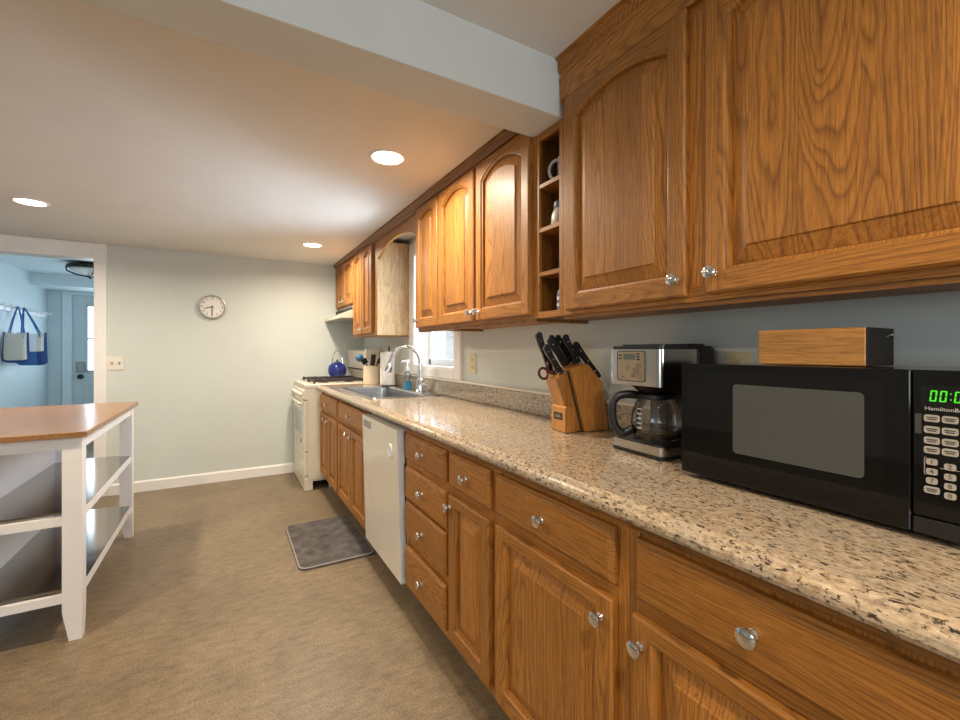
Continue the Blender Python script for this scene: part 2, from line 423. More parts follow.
# hall door with glass
DOORP = plain('door_paint', (.55, .63, .65), .4, scale=5, var=.02)
gx0, gx1, gz0, gz1 = -1.775, -1.225, .93, 1.90
b = MB(); b.box(-1.93, 8.41, 0, gx0, 8.45, 2.04); b.box(gx1, 8.41, 0, -1.07, 8.45, 2.04); b.box(gx0, 8.41, 0, gx1, 8.45, gz0); b.box(gx0, 8.41, gz1, gx1, 8.45, 2.04)
for x in (gx0, gx1-.02): b.box(x, 8.40, gz0, x+.02, 8.41, gz1)
b.box(gx0, 8.40, gz0, gx1, 8.41, gz0+.02); b.box(gx0, 8.40, gz1-.02, gx1, 8.41, gz1); b.box(gx0, 8.405, 1.40, gx1, 8.415, 1.42)
for (x0, x1) in ((-1.80, -1.54), (-1.46, -1.2)): b.box(x0, 8.402, .2, x1, 8.41, .75, bev=.004)
hd = struct('door_1', b, DOORP)
b = MB(); b.box(gx0, 8.425, gz0, gx1, 8.429, gz1); obj('pane', b, GLASS, hd)
b = MB(); b.box(-1.885, 8.385, .92, -1.785, 8.41, 1.075, bev=.015); obj('keypad_lock', b, GREYP, hd)
b = MB(); k = b.mark(); b.lathe([(0, .055), (.03, .05), (.034, .03), (.018, .02), (.018, .008), (.036, .005), (.036, 0), (0, 0)], 20); b.xf(k, T(-1.835, 8.41, .86) @ RX(PI/2)); obj('door_knob', b, BLACK, hd)

# sink window
b = MB(); cw = .09
for (y0, z0, y1, z1) in ((wy0-cw, 1.05, wy0, wz1+cw), (wy1, 1.05, wy1+cw, wz1+cw), (wy0, 1.05, wy1, wz0), (wy0, wz1, wy1, wz1+cw)):
    b.box(WX-.02, y0, z0, WX+.002, y1, z1, bev=.003)
for (y0, z0, y1, z1) in ((wy0-.001, wz0, wy0+.012, wz1), (wy1-.012, wz0, wy1+.001, wz1), (wy0, wz0-.001, wy1, wz0+.012), (wy0, wz1-.012, wy1, wz1+.001)):
    b.box(WX-.015, y0, z0, WX+.155, y1, z1)
w1 = struct('window_1', b, TRIMW)
b = MB(); sf = .045
for (y0, z0, y1, z1) in ((wy0+.012, wz0+.012, wy0+.012+sf, wz1), (wy1-.012-sf, wz0+.012, wy1-.012, wz1), (wy0, wz0+.012, wy1, wz0+.012+sf), (wy0, wz1-.012-sf, wy1, wz1-.012), (wy0, 1.55, wy1, 1.585)):
    b.box(WX+.11, y0, z0, WX+.14, y1, z1, bev=.003)
obj('window_sash', b, plain('vinyl_sash', (.78, .82, .86), .35, var=.02), w1)
b = MB(); b.box(WX+.122, wy0+.02, wz0+.02, WX+.126, wy1-.02, wz1-.02); obj('pane', b, GLASS, w1)

# ------------------------------------------------------------------ cabinet parts
def knob(x, y, z, parent):
    b = MB(); b.lathe([(0, 0), (.009, 0), (.009, .004), (.0055, .008), (.0055, .013), (.009, .016), (.0155, .019), (.0165, .022), (.0155, .025), (.011, .0275), (0, .029)], 20, T(x, y, z) @ RY(-PI/2))
    return obj('knob', b, CHROME, parent)
def door(parent, xf, y0, y1, z0, z1, arch=0.0, kn=None, st=.047, name='door', side='v'):
    """raised-panel door lying on plane x=xf (back), facing -X"""
    t = .021; e = .005; yl, yh = min(y0, y1), max(y0, y1); w = yh-yl; h = z1-z0
    st = min(st, w*.23); top = h-.032; spr = top-arch; bot = st*1.05
    def P(u, v, n): return (xf-n, yl+u, z0+v)
    N = 17
    def outline(d):      # opening outline moved inwards by d
        a0, a1, bt = st+d, w-st-d, bot+d
        if arch <= 0: top_pts = [(a1, top-d), (a0, top-d)]
        else:
            top_pts = []
            hw = (w-2*st)/2; R = (hw*hw+arch*arch)/(2*arch); cy = top-R
            for i in range(N):
                u = a1+(a0-a1)*i/(N-1); top_pts.append((u, cy+math.sqrt(max(1e-9, (R-d)**2-(u-w/2)**2))))
        return [(a0, bt), (a1, bt)]+top_pts
    L3 = outline(0); b = MB()
    # face: stiles (vertical grain) and rails (horizontal grain)
    a0, a1 = st, w-st; tl = L3[-1]; tr = L3[2]
    b.add([P(u, v, t) for u, v in [(e, e), (a0, e), (a0, bot), tl, (a0, h-e), (e, h-e)]], [(0, 1, 2, 3, 4, 5)], 0)
    b.add([P(u, v, t) for u, v in [(a1, e), (w-e, e), (w-e, h-e), (a1, h-e), tr, (a1, bot)]], [(0, 1, 2, 3, 4, 5)], 0)
    b.add([P(u, v, t) for u, v in [(a0, e), (a1, e), (a1, bot), (a0, bot)]], [(0, 1, 2, 3)], 1)
    arc = L3[2:]
    for i in range(len(arc)-1):
        (ua, va), (ub, vb) = arc[i], arc[i+1]
        b.add([P(ua, va, t), P(ua, h-e, t), P(ub, h-e, t), P(ub, vb, t)], [(0, 1, 2, 3)], 1)
    # chamfer, sides, back
    o1 = [(e, e), (w-e, e), (w-e, h-e), (e, h-e)]; o0 = [(0, 0), (w, 0), (w, h), (0, h)]
    for (A, na, B, nb) in ((o1, t, o0, t-e), (o0, t-e, o0, 0)):
        for i in range(4):
            j = (i+1) % 4; b.add([P(*A[i], na), P(*A[j], na), P(*B[j], nb), P(*B[i], nb)], [(0, 1, 2, 3)], 0 if i % 2 else 1)
    b.add([P(u, v, 0) for u, v in o0], [(0, 1, 2, 3)], 0)
    # sticking profile
    def strip(m, A, na, B, nb, mi, sm=False):
        n = len(A)
        for i in range(n):
            j = (i+1) % n; m.add([P(*A[i], na), P(*A[j], na), P(*B[j], nb), P(*B[i], nb)], [(0, 1, 2, 3)], mi, sm)
    La, Lb, Lc, Ld = outline(.003), outline(.009), outline(.012), outline(.0125)
    strip(b, L3, t, La, t-.005, 0); strip(b, La, t-.005, Lb, t-.007, 0); strip(b, Lb, t-.007, Lc, t-.018, 0)
    d = obj(name, b, [OAK_V, OAK_H], parent, recalc=False)
    fix_normals(d)
    p = MB(); bv = min(.036, (w-2*st)*.26)
    Le, Lf = outline(.0125+bv), outline(.0125+bv+.0025)
    strip(p, Ld, t-.0175, Le, t-.0065, 0); strip(p, Le, t-.0065, Lf, t-.0025, 0)
    p.add([P(u, v, t-.0025) for u, v in Lf], [tuple(range(len(Lf)))], 0)
    q = obj('panel', p, OAK_P, d, recalc=False); fix_normals(q)
    if kn: knob(xf-t, kn[0], kn[1], d)
    return d
def fix_normals(o):
    """front faces look towards -X"""
    me = o.data; bm = bmesh.new(); bm.from_mesh(me); bmesh.ops.remove_doubles(bm, verts=bm.verts, dist=1e-5)
    bmesh.ops.recalc_face_normals(bm, faces=bm.faces)
    s = sum(f.normal.x*f.calc_area() for f in bm.faces)
    if o.name.startswith('panel') and s > 0:
        for f in bm.faces: f.normal_flip()
    bm.to_mesh(me); bm.free()
def drawer(parent, xf, y0, y1, z0, z1, kn=None):
    t = .021; b = MB(); yl, yh = min(y0, y1), max(y0, y1)
    o0 = [(yl, z0), (yh, z0), (yh, z1), (yl, z1)]
    def ins(d): return [(yl+d, z0+d), (yh-d, z0+d), (yh-d, z1-d), (yl+d, z1-d)]
    L = [(ins(0), 0), (ins(0), t-.010), (ins(.004), t-.006), (ins(.007), t-.002), (ins(.012), t)]
    for (A, na), (B, nb) in zip(L, L[1:]):
        for i in range(4):
            j = (i+1) % 4; b.add([(xf-na, *A[i]), (xf-na, *A[j]), (xf-nb, *B[j]), (xf-nb, *B[i])], [(0, 1, 2, 3)])
    b.add([(xf-t, *q) for q in L[-1][0]], [(0, 1, 2, 3)]); b.add([(xf, *q) for q in L[0][0]], [(0, 1, 2, 3)])
    d = obj('drawer', b, OAK_H, parent)
    if kn is None: kn = ((yl+yh)/2, (z0+z1)/2)
    knob(xf-t, kn[0], kn[1], d)
    return d
FX = .736      # face frame plane of the base cabinets (fronts stand 21 mm proud)
def base_cabinet(label, ya, yb, ctop=.893, frame_z=None, stiles=()):
    t = thing('base_cabinet', label, 'cabinet', (1.0, (ya+yb)/2, 0), group='base cabinets under the granite counter')
    b = MB(); b.box(FX+.004, ya, .135, WX-.01, yb, ctop); obj('carcass', b, OAK_V, t)
    b = MB(); b.box(FX, ya, .865, FX+.018, yb, .893, 1); b.box(FX, ya, .135, FX+.018, yb, .18, 1)
    for y0, y1 in [(ya, ya+.028), (yb-.028, yb)]+list(stiles): b.box(FX, y0, .18, FX+.018, y1, .865, 0)
    for z0, z1 in (frame_z or [(.69, .745)]): b.box(FX, ya+.028, z0, FX+.018, yb-.028, z1, 1)
    obj('face_frame', b, [OAK_V, OAK_H], t)
    b = MB(); b.box(.845, ya, 0, .86, yb, .135); obj('toe_kick', b, BLKM, t)
    return t
ZD0, ZD1, ZK0, ZK1 = .168, .702, .735, .858
c = base_cabinet('widest oak base cabinet nearest the camera, one wide drawer above a door, under the microwave', .12, .645)
drawer(c, FX, .145, .617, ZK0, ZK1); door(c, FX, .145, .622, ZD0, ZD1, kn=(.597, .651))
c = base_cabinet('oak base cabinet with a wide drawer over one raised-panel door, below the coffee maker', .645, 1.165)
drawer(c, FX, .674, 1.149, ZK0, ZK1); door(c, FX, .674, 1.149, ZD0, ZD1, kn=(.704, .654))
c = base_cabinet('narrow oak base cabinet, small drawer over a slim door, beside the four-drawer bank', 1.165, 1.49)
drawer(c, FX, 1.19, 1.478, ZK0, ZK1); door(c, FX, 1.19, 1.478, ZD0, ZD1, kn=(1.459, .662))
c = base_cabinet('oak bank of four stacked drawers standing right beside the white dishwasher', 1.49, 1.965, .893, [(.7, .74), (.555, .575), (.375, .395)])
for z0, z1 in ((.737, .856), (.560, .704), (.378, .543), (.170, .340)): drawer(c, FX, 1.512, 1.941, z0, z1)
c = base_cabinet('oak sink base cabinet with false drawer front and two doors, left of the dishwasher', 2.605, 3.365, .72, stiles=[(2.955, 2.978)])
drawer(c, FX, 2.63, 3.352, ZK0, ZK1, kn=(2.985, .797)); door(c, FX, 2.975, 3.352, ZD0, ZD1, kn=(3.05, .663)); door(c, FX, 2.595, 2.962, ZD0, ZD1, kn=(2.92, .663))
c = base_cabinet('farthest oak base cabinet, one drawer over two slim doors, touching the stove', 3.365, 4.09, .72, stiles=[(3.72, 3.74)])
drawer(c, FX, 3.40, 4.07, ZK0, ZK1); door(c, FX, 3.735, 4.065, ZD0, ZD1, kn=(3.83, .663)); door(c, FX, 3.40, 3.722, ZD0, ZD1, kn=(3.69, .663))

# ------------------------------------------------------------------ granite counter
prof = [(.690, .905), (.690, .914), (.693, .920), (.700, .924), (.702, .928), (.707, .9325), (.714, CT)]
low = [(.695, .897), (.703, .893)]
def slab(b, y0, y1, x1): b.prism(prof+[(x1, CT), (x1, .893)]+low[::-1], XZ, y0, y1)
sy0, sy1, sx0, sx1 = 2.72, 3.58, .80, 1.20
b = MB(); slab(b, .10, sy0, WX-.001); slab(b, sy1, 4.092, WX-.001); slab(b, sy0, sy1, sx0); b.box(sx1, sy0, .893, WX-.001, sy1, CT)
ct = tag(obj('countertop', b, GRAN), 'long speckled beige granite countertop with a moulded front edge', 'countertop')
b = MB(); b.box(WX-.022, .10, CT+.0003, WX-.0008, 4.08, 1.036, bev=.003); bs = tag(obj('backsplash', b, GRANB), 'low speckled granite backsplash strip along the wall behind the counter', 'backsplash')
b = MB(); b.box(WX-.03, .10, 1.036, WX-.0008, 4.08, 1.048, bev=.003); obj('cap_strip', b, IVORY, bs)

# ------------------------------------------------------------------ sink and faucet
t = thing('kitchen_sink', 'stainless steel drop-in sink set in the counter below the window', 'sink', (1.0, 3.15, CT))
b = MB(); n = 8
lo = [(rrect(.775, 2.695, 1.268, 3.605, .03, n), CT+.001), (rrect(.778, 2.698, 1.265, 3.602, .03, n), CT+.007), (rrect(.800, 2.722, 1.165, 3.578, .05, n), CT+.006), (rrect(.806, 2.728, 1.159, 3.572, .05, n), CT-.004),
      (rrect(.815, 2.737, 1.150, 3.563, .05, n), CT-.15), (rrect(.84, 2.765, 1.125, 3.535, .05, n), CT-.175), (rrect(.97, 3.1, 1.02, 3.2, .02, n), CT-.18)]
for (A, za), (B, zb) in zip(lo, lo[1:]):
    k = len(A)
    b.add([(x, y, za) for x, y in A]+[(x, y, zb) for x, y in B], [(i, (i+1) % k, k+(i+1) % k, k+i) for i in range(k)], 0, True)
b.add([(x, y, lo[-1][1]) for x, y in lo[-1][0]], [tuple(range(k))])
obj('basin', b, SINKS, t)
b = MB(); b.lathe([(0, 0), (.03, .001), (.042, .003), (.045, .001)], 24, T(.99, 3.15, CT-.179)); obj('drain', b, CHROME, t)
t = thing('kitchen_faucet', 'tall chrome gooseneck faucet with pull-down spray head behind the sink', 'faucet', (1.215, 2.97, CT+.006))
b = MB(); b.lathe([(0, 0), (.036, 0), (.036, .008), (.028, .016), (.027, .085), (.022, .095), (.0135, .105), (.0135, .12), (0, .12)], 24); obj('faucet_base', b, CHROME, t, local=True)
pts = []; hx, hy = -.225, .075
pts += [(0, 0, .10), (0, 0, .21)]
for i in range(13):
    a = PI*i/12; s_ = (1-math.cos(a))/2*.86
    pts.append((hx*s_, hy*s_, .21+.115*math.sin(a)))
pts.append((hx*.88, hy*.88, .205))
b = MB(); b.tube(pts, .0155, 14); obj('spout', b, CHROME, t, local=True)
d0 = Vector((hx*.85, hy*.85, .235)); d1 = Vector((hx*.98, hy*.98, .145))
b = MB(); b.tube([d0, d0.lerp(d1, .25), d0.lerp(d1, .8), d1], [.017, .020, .027, .025], 18); obj('spray_head', b, CHROME, t, local=True)
b = MB(); b.tube([(.008, -.012, .05), (.02, -.035, .058), (.035, -.07, .035), (.04, -.09, .015)], [.012, .012, .010, .008], 12); obj('lever_handle', b, CHROME, t, local=True)
# soap
t = thing('soap_bottle', 'clear pump bottle with blue hand soap and white pump beside the faucet', 'bottle', (1.222, 3.25, CT+.006))
b = MB(); b.prism(rrect(-.026, -.034, .026, .034, .015), XY, .055, .105, smooth=False); b.lathe([(.028, .105), (.022, .122), (.014, .132), (.014, .142), (0, .142)], 20); obj('bottle_body', b, SOAPG, t, local=True)
b = MB(); b.prism(rrect(-.0255, -.0335, .0255, .0335, .015), XY, 0, .055); obj('liquid_soap', b, SOAPB, t, local=True)
b = MB(); b.lathe([(0, .14), (.016, .14), (.017, .165), (.008, .168), (.005, .17), (.005, .20), (.013, .202), (.014, .225), (0, .228)], 16); b.tube([(0, 0, .216), (-.03, .01, .216), (-.045, .015, .208)], [.008, .007, .005], 10); obj('pump', b, WPLAS, t, local=True)

# ------------------------------------------------------------------ dishwasher
t = thing('dishwasher', 'white built-in dishwasher with oval latch, its door slightly ajar', 'dishwasher', (1.0, 2.29, 0))
y0, y1 = 1.985, 2.595
b = MB(); b.box(.745, y0, .12, 1.27, y1, .885); obj('body', b, GREYP, t)
def tilt(b, k): return b.xf(k, T(.718, 0, .13) @ RY(math.radians(-1.6)) @ T(-.718, 0, -.13))
b = MB(); k = b.mark(); b.box(.715, y0, .13, .745, y1, .70, 0, bev=.0015); tilt(b, k); d = obj('door', b, DWHITE, t)
b = MB(); k = b.mark(); b.box(.7145, y0, .7002, .752, y1, .862, 0, bev=.0015); tilt(b, k); cp = obj('control_panel', b, DWHITE, t)
b = MB(); k = b.mark(); b.box(.714, y0-.0015, .135, .745, y0+.0005, .70); b.box(.714, y0-.0015, .705, .75, y0+.0005, .858); tilt(b, k); obj('edge_trim', b, DWSIDE, t)
b = MB(); k = b.mark()
for i in range(5): b.box(.7125, 2.42+i*.03, .80, .716, 2.443+i*.03, .84)
tilt(b, k); obj('vent', b, GREYP, cp)
b = MB(); k = b.mark(); b.lathe([(0, 0), (.036, 0), (.036, .004), (.028, .007), (.026, .003), (0, .003)], 28); b.xf(k, T(.7145, 2.085, .748) @ RY(-PI/2) @ Matrix.Diagonal((1, .75, 1, 1))); tilt(b, k); obj('latch', b, WPLAS, cp)
b = MB(); b.box(.845, y0, 0, .855, y1, .12); obj('toe_kick', b, BLKM, t)

# ------------------------------------------------------------------ stove
t = thing('gas_stove', 'cream freestanding gas stove against the far wall', 'stove', (.95, 4.46, 0))
y0, y1, xs = 4.105, 4.81, .588
b = MB(); b.box(xs+.03, y0, .10, 1.26, y1, .905); obj('body', b, CREAM, t)
b = MB(); b.box(xs+.005, y0-.003, .905, 1.262, y1+.003, .94, bev=.006); obj('cooktop', b, CREAM, t)
b = MB(); b.prism([(xs+.03, .80), (xs-.012, .812), (xs-.006, .88), (xs+.02, .904), (xs+.03, .904)], XZ, y0, y1); cp = obj('control_panel', b, CREAM, t)
for i in range(5):
    b = MB(); b.lathe([(0, 0), (.018, 0), (.016, .02), (0, .022)], 16, T(xs-.009, y0+.10+i*.125, .848) @ RY(-PI/2-.1)); obj('burner_knob', b, CREAM, cp)
b = MB(); b.box(xs, y0+.002, .345, xs+.03, y1-.002, .795, bev=.006); d = obj('oven_door', b, CREAM, t)
b = MB(); b.box(xs-.002, y0+.13, .47, xs+.004, y1-.13, .70, bev=.002); obj('oven_window', b, plain('oven_glass', (.42, .47, .47), .08, var=.05), d)
b = MB(); b.tube([(xs+.004, y0+.06, .765), (xs-.03, y0+.06, .77), (xs-.03, y1-.06, .77), (xs+.004, y1-.06, .765)], .011, 10); obj('oven_handle', b, CREAM, d)
b = MB(); b.box(xs-.0025, y0+.155, .40, xs+.001, y0+.195, .44, bev=.001); obj('emblem', b, BLKM, d)
b = MB(); b.box(xs+.002, y0+.002, .135, xs+.03, y1-.002, .335, bev=.006); obj('storage_drawer', b, CREAM, t)
b = MB(); b.box(xs+.006, y0+.03, .0, xs+.03, y1-.01, .12, bev=.003); b.box(xs+.006, y0+.01, 0, xs+.075, y0+.035, .10, bev=.003); b.box(.80, y0+.01, 0, .90, y0+.035, .10, bev=.003); b.box(xs+.075, y0+.02, .075, .80, y0+.03, .10); obj('plinth', b, CREAM, t)
b = MB(); b.prism([(1.262, .94), (1.18, .94), (1.175, 1.00), (1.14, 1.06), (1.128, 1.235), (1.145, 1.25), (1.262, 1.25)], XZ, y0, y1); bgd = obj('backguard', b, CREAM, t)
b = MB(); b.box(1.124, y0+.002, 1.052, 1.15, y1-.002, 1.061); obj('trim_strip', b, BLKM, bgd)
for j, yy in enumerate((y0+.18, y1-.18)):
    b = MB()
    for x0 in (.68, .79, .90, 1.01, 1.12): b.box(x0-.006, yy-.145, .962, x0+.006, yy+.145, .974)
    for dy in (-.14, 0, .14): b.box(.67, yy+dy-.006, .955, 1.13, yy+dy+.006, .970)
    for x0 in (.68, 1.12):
        for dy in (-.14, .14): b.box(x0-.008, yy+dy-.008, .94, x0+.008, yy+dy+.008, .965)
    g = obj('grate', b, IRON, t)
    for x0 in (.78, 1.02):
        b = MB(); b.lathe([(0, .955), (.035, .953), (.045, .945), (.045, .938)], 18, T(x0, yy, 0)); obj('burner', b, IRON, t)
# kettle
t = thing('tea_kettle', 'round cobalt blue tea kettle with arched chrome handle on the stove', 'kettle', (.985, 4.64, .974))
b = MB(); b.lathe([(0, 0), (.066, 0), (.086, .025), (.092, .068), (.082, .110), (.05, .138), (.03, .144), (0, .144)], 28); obj('kettle_body', b, BLUEE, t, local=True)
b = MB(); b.lathe([(.036, .138), (.03, .147), (.012, .151), (.008, .158), (.013, .168), (0, .174)], 18); obj('lid', b, BLACK, t, local=True)
b = MB(); b.tube([(-.045*math.cos(a), .036*math.cos(a), .13+.135*math.sin(a)) for a in [PI*i/12 for i in range(13)]], .005, 8); obj('handle', b, CHROME, t, local=True)
b = MB(); b.tube([(.05, .045, .055), (.075, .068, .085), (.088, .08, .105)], [.018, .012, .010], 12); obj('kettle_spout', b, BLUEE, t, local=True)

# ------------------------------------------------------------------ crock with utensils, paper towel
t = thing('utensil_crock', 'cream ribbed ceramic crock on the counter beside the stove', 'crock', (1.135, 3.93, CT))
b = MB(); b.lathe([(0, 0), (.068, 0), (.073, .006), (.074, .05), (.072, .10), (.074, .15), (.077, .16), (.076, .168), (.070, .166), (.068, .02), (0, .018)], 32); obj('crock_body', b, CERAM, t, local=True)
def utensil(name, label, a, b_, mat, head):
    t = thing(name, label, 'kitchen utensil', (1.135, 3.93, CT), group='utensils standing in the crock')
    m = MB(); m.tube([a, b_], .006, 8); obj('handle', m, mat[0], t, local=True)
    m = MB(); head(m, Vector(b_), (Vector(b_)-Vector(a)).normalized()); obj('head', m, mat[1], t, local=True)
def fl(sx, sz, th): 
    def f(m, p, d):
        k = m.mark(); m.box(-sx/2, -th/2, 0, sx/2, th/2, sz, bev=min(sx, sz)*.2)
        m.xf(k, Matrix.Translation(p) @ Vector((0, 0, 1)).rotation_difference(d).to_matrix().to_4x4() @ RZ(math.radians(30)))
    return f
def disc(m, p, d): m.ball(p+d*.025, .036, .036, .036)
utensil('spoon', 'round teal blue spoon head leaning left out of the crock', (.02, -.02, .03), (-.075, .075, .215), (BLUES, BLUES), disc)
utensil('turner', 'black slotted turner leaning low over the rim of the crock', (.04, 0, .03), (-.045, .02, .185), (BLACK, BLACK), fl(.07, .05, .006))
utensil('spatula', 'dark grey broad spatula standing upright in the crock', (-.01, 0, .03), (.005, -.005, .16), (GREYP, plain('charcoal_silicone', (.06, .065, .065), .5)), fl(.062, .11, .014))
utensil('ladle', 'black ladle at the right-hand rim of the crock, beside the paper towel', (-.03, .02, .03), (.05, -.03, .19), (BLACK, BLACK), fl(.045, .06, .02))
t = thing('paper_towel_holder', 'dark paper towel stand with a looped top, holding the white roll', 'paper towel holder', (1.19, 3.60, CT))
b = MB(); b.lathe([(0, 0), (.072, 0), (.075, .006), (.06, .012), (0, .013)], 28); obj('base', b, BRONZE, t, local=True)
b = MB(); b.tube([(0, 0, .01), (0, 0, .31)], .006, 8); b.tube([(0, .014*math.sin(a)*1.0, .322-.016*math.cos(a)) for a in [2*PI*i/16 for i in range(16)]], .004, 8, closed=True); obj('rod', b, BLKM, t, local=True)
t = thing('paper_towel_roll', 'white paper towel roll with a loose sheet, standing beside the crock', 'paper towel', (1.19, 3.60, CT+.014))
b = MB(); b.lathe([(.018, 0), (.047, 0), (.049, .003), (.049, .277), (.047, .28), (.018, .28), (.018, 0)], 36); obj('roll', b, PAPER, t, local=True)
b = MB(); b.box(-.058, .028, 0, -.056, .062, .275); b.box(-.0575, .026, 0, -.036, .029, .275); obj('loose_sheet', b, PAPER, t, local=True)

# ------------------------------------------------------------------ upper cabinets
UF = 1.021      # upper face frame plane
def upper(label, ya, yb, z0, z1, stiles=(), pale=False, zface=None):
    t = thing('wall_cabinet', label, 'cabinet', (1.15, (ya+yb)/2, z0), group='oak wall cabinets')
    b = MB(); b.box(UF+.004, ya, z0, WX-.001, yb, z1); obj('carcass', b, OAK_V, t)
    b = MB(); zf = zface if zface else z1
    b.box(UF, ya, z0, UF+.018, yb, z0+.04, 1); b.box(UF, ya, z1-.06, UF+.018, yb, zf, 1)
    for y0, y1 in [(ya, ya+.03), (yb-.03, yb)]+list(stiles): b.box(UF, y0, z0+.04, UF+.018, y1, z1-.06, 0)
    obj('face_frame', b, [OAK_V, OAK_H], t)
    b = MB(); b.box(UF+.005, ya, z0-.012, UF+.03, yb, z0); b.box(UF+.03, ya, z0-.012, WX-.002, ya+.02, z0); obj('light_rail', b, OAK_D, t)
    return t
UB = 1.377
c = upper('biggest oak wall cabinet, two tall arched doors, over the microwave', .09, 1.185, 1.362, 2.14, [(.64, .71)])
door(c, UF, .70, 1.157, UB, 2.105, arch=.046, kn=(.722, 1.42)); door(c, UF, .125, .648, UB, 2.105, arch=.046, kn=(.622, 1.424))
c = upper('oak wall cabinet with two arched doors, between the open cubbies and the narrow cabinet', 1.345, 2.20, 1.362, 2.10, [(1.775, 1.80)])
door(c, UF, 1.362, 1.776, UB, 2.098, arch=.056, kn=(1.745, 1.416)); door(c, UF, 1.797, 2.192, UB, 2.098, arch=.055, kn=(1.818, 1.418))
c = upper('narrow oak wall cabinet with one slim arched door, right beside the sink window', 2.20, 2.532, 1.362, 2.10)
door(c, UF, 2.212, 2.524, UB, 2.098, arch=.035, kn=(2.495, 1.42))
c = upper('tall oak wall cabinet with two slim doors and pale side, left of sink window', 3.384, 4.07, 1.362, 2.10, [(3.75, 3.77)])
door(c, UF, 3.765, 4.055, UB, 2.098, arch=.04, kn=(3.785, 1.42)); door(c, UF, 3.47, 3.752, UB, 2.098, arch=.04, kn=(3.73, 1.42))
b = MB(); b.box(UF+.001, 3.374, 1.362, WX-.002, 3.3835, 2.10); obj('side_panel', b, OAK_S, c)['label'] = 'pale bleached oak side panel'
c = upper('short oak wall cabinet with two small doors above the range hood', 4.07, FY-.002, 1.665, 2.10, [(4.45, 4.475)])
door(c, UF, 4.465, 4.80, 1.682, 2.098, arch=.035, kn=(4.53, 1.73)); door(c, UF, 4.09, 4.452, 1.682, 2.098, arch=.04, kn=(4.40, 1.73))
# arched valance over the window
ys, ye, za, zc = 2.533, 3.373, 1.955, 2.035
R = (((ye-ys)/2)**2+(zc-za)**2)/(2*(zc-za)); poly = [(ys, 2.10), (ys, za)]
for i in range(1, 24):
    y = ys+(ye-ys)*i/24; poly.append((y, zc-R+math.sqrt(R*R-(y-(ys+ye)/2)**2)))
poly += [(ye, za), (ye, 2.10)]
b = MB(); b.prism(poly, YZ, UF, UF+.02)
tag(obj('window_valance', b, OAK_H), 'arched oak valance board bridging the cabinets above the sink window', 'valance')
# crown mouldings
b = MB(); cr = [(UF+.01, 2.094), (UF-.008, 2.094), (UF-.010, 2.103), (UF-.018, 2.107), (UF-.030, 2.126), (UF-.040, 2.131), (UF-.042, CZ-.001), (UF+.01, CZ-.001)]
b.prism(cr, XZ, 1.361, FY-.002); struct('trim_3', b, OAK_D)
b = MB(); cr = [(UF+.01, 2.108), (UF-.014, 2.108), (UF-.016, 2.190), (UF-.010, 2.196), (UF-.016, 2.202), (UF-.022, 2.246), (UF-.034, 2.249), (UF-.034, NZ-.001), (UF+.01, NZ-.001)]
b.prism(cr, XZ, .09, 1.187)
for i in range(64):
    y = .10+i*.017; b.ball((UF-.019, y, 2.224), .0075, .0065, .024, 5, M=RX(math.radians(38)))
struct('trim_4', b, OAK_H)
# open cubby unit
t = thing('open_shelf_unit', 'narrow open oak cubby unit between the wall cabinets, under the ceiling beam', 'shelf', (1.15, 1.265, 1.36))
ya, yb, z1 = 1.187, 1.345, 2.055
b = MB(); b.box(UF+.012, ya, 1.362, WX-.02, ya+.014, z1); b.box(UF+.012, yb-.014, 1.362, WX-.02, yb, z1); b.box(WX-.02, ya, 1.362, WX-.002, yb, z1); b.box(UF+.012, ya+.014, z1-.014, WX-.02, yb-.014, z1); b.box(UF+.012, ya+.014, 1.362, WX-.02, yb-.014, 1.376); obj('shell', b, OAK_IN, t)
b = MB(); b.box(UF, ya, 1.362, UF+.012, ya+.02, z1); b.box(UF, yb-.022, 1.362, UF+.012, yb, z1); b.box(UF, ya+.02, 1.362, UF+.012, yb-.022, 1.385, 1); b.box(UF, ya+.02, z1-.028, UF+.012, yb-.022, z1, 1); obj('face_frame', b, [OAK_V, OAK_H], t)
SH = (1.848, 1.683, 1.517)
for z in SH:
    b = MB(); b.box(UF+.001, ya+.014, z, WX-.02, yb-.014, z+.016, bev=.001); obj('shelf_board', b, OAK_H, t)
t = thing('mug', 'blue and white mug with a big handle, upper compartment of the open cubbies', 'mug', (1.112, 1.264, 1.8645), rz=math.radians(140))
b = MB(); b.lathe([(0, 0), (.034, 0), (.038, .006), (.040, .10), (.038, .10), (.035, .008), (0, .007)], 24); obj('mug_body', b, SMALLB, t, local=True)
b = MB(); b.tube([(.036+.034*math.sin(a), 0, .055-.04*math.cos(a)) for a in [PI*i/10 for i in range(11)]], .006, 8, sx=1.5); obj('handle', b, WPLAS, t, local=True)
t = thing('spice_jar', 'cream jar with a blue-grey lid on a cubby shelf', 'jar', (1.078, 1.262, 1.6995))
b = MB(); b.lathe([(0, 0), (.037, 0), (.040, .006), (.036, .045), (.027, .066), (0, .068)], 24); obj('jar_body', b, JARB, t, local=True)
b = MB(); b.lathe([(0, .066), (.028, .066), (.030, .074), (.027, .09), (.018, .097), (0, .098)], 24); obj('lid', b, JARL, t, local=True)
t = thing('salt_shaker', 'small striped shaker at the bottom of the open cubbies', 'shaker', (1.062, 1.240, 1.3765))
b = MB()
for i in range(6): b.lathe([(.0175, i*.012), (.019, i*.012+.006), (.0175, i*.012+.012)], 18, mi=i % 2)
b.lathe([(0, 0), (.0175, 0)], 18); b.lathe([(.0175, .072), (.014, .085), (0, .09)], 18, mi=1); obj('shaker_body', b, [WPLAS, JARL], t, local=True)

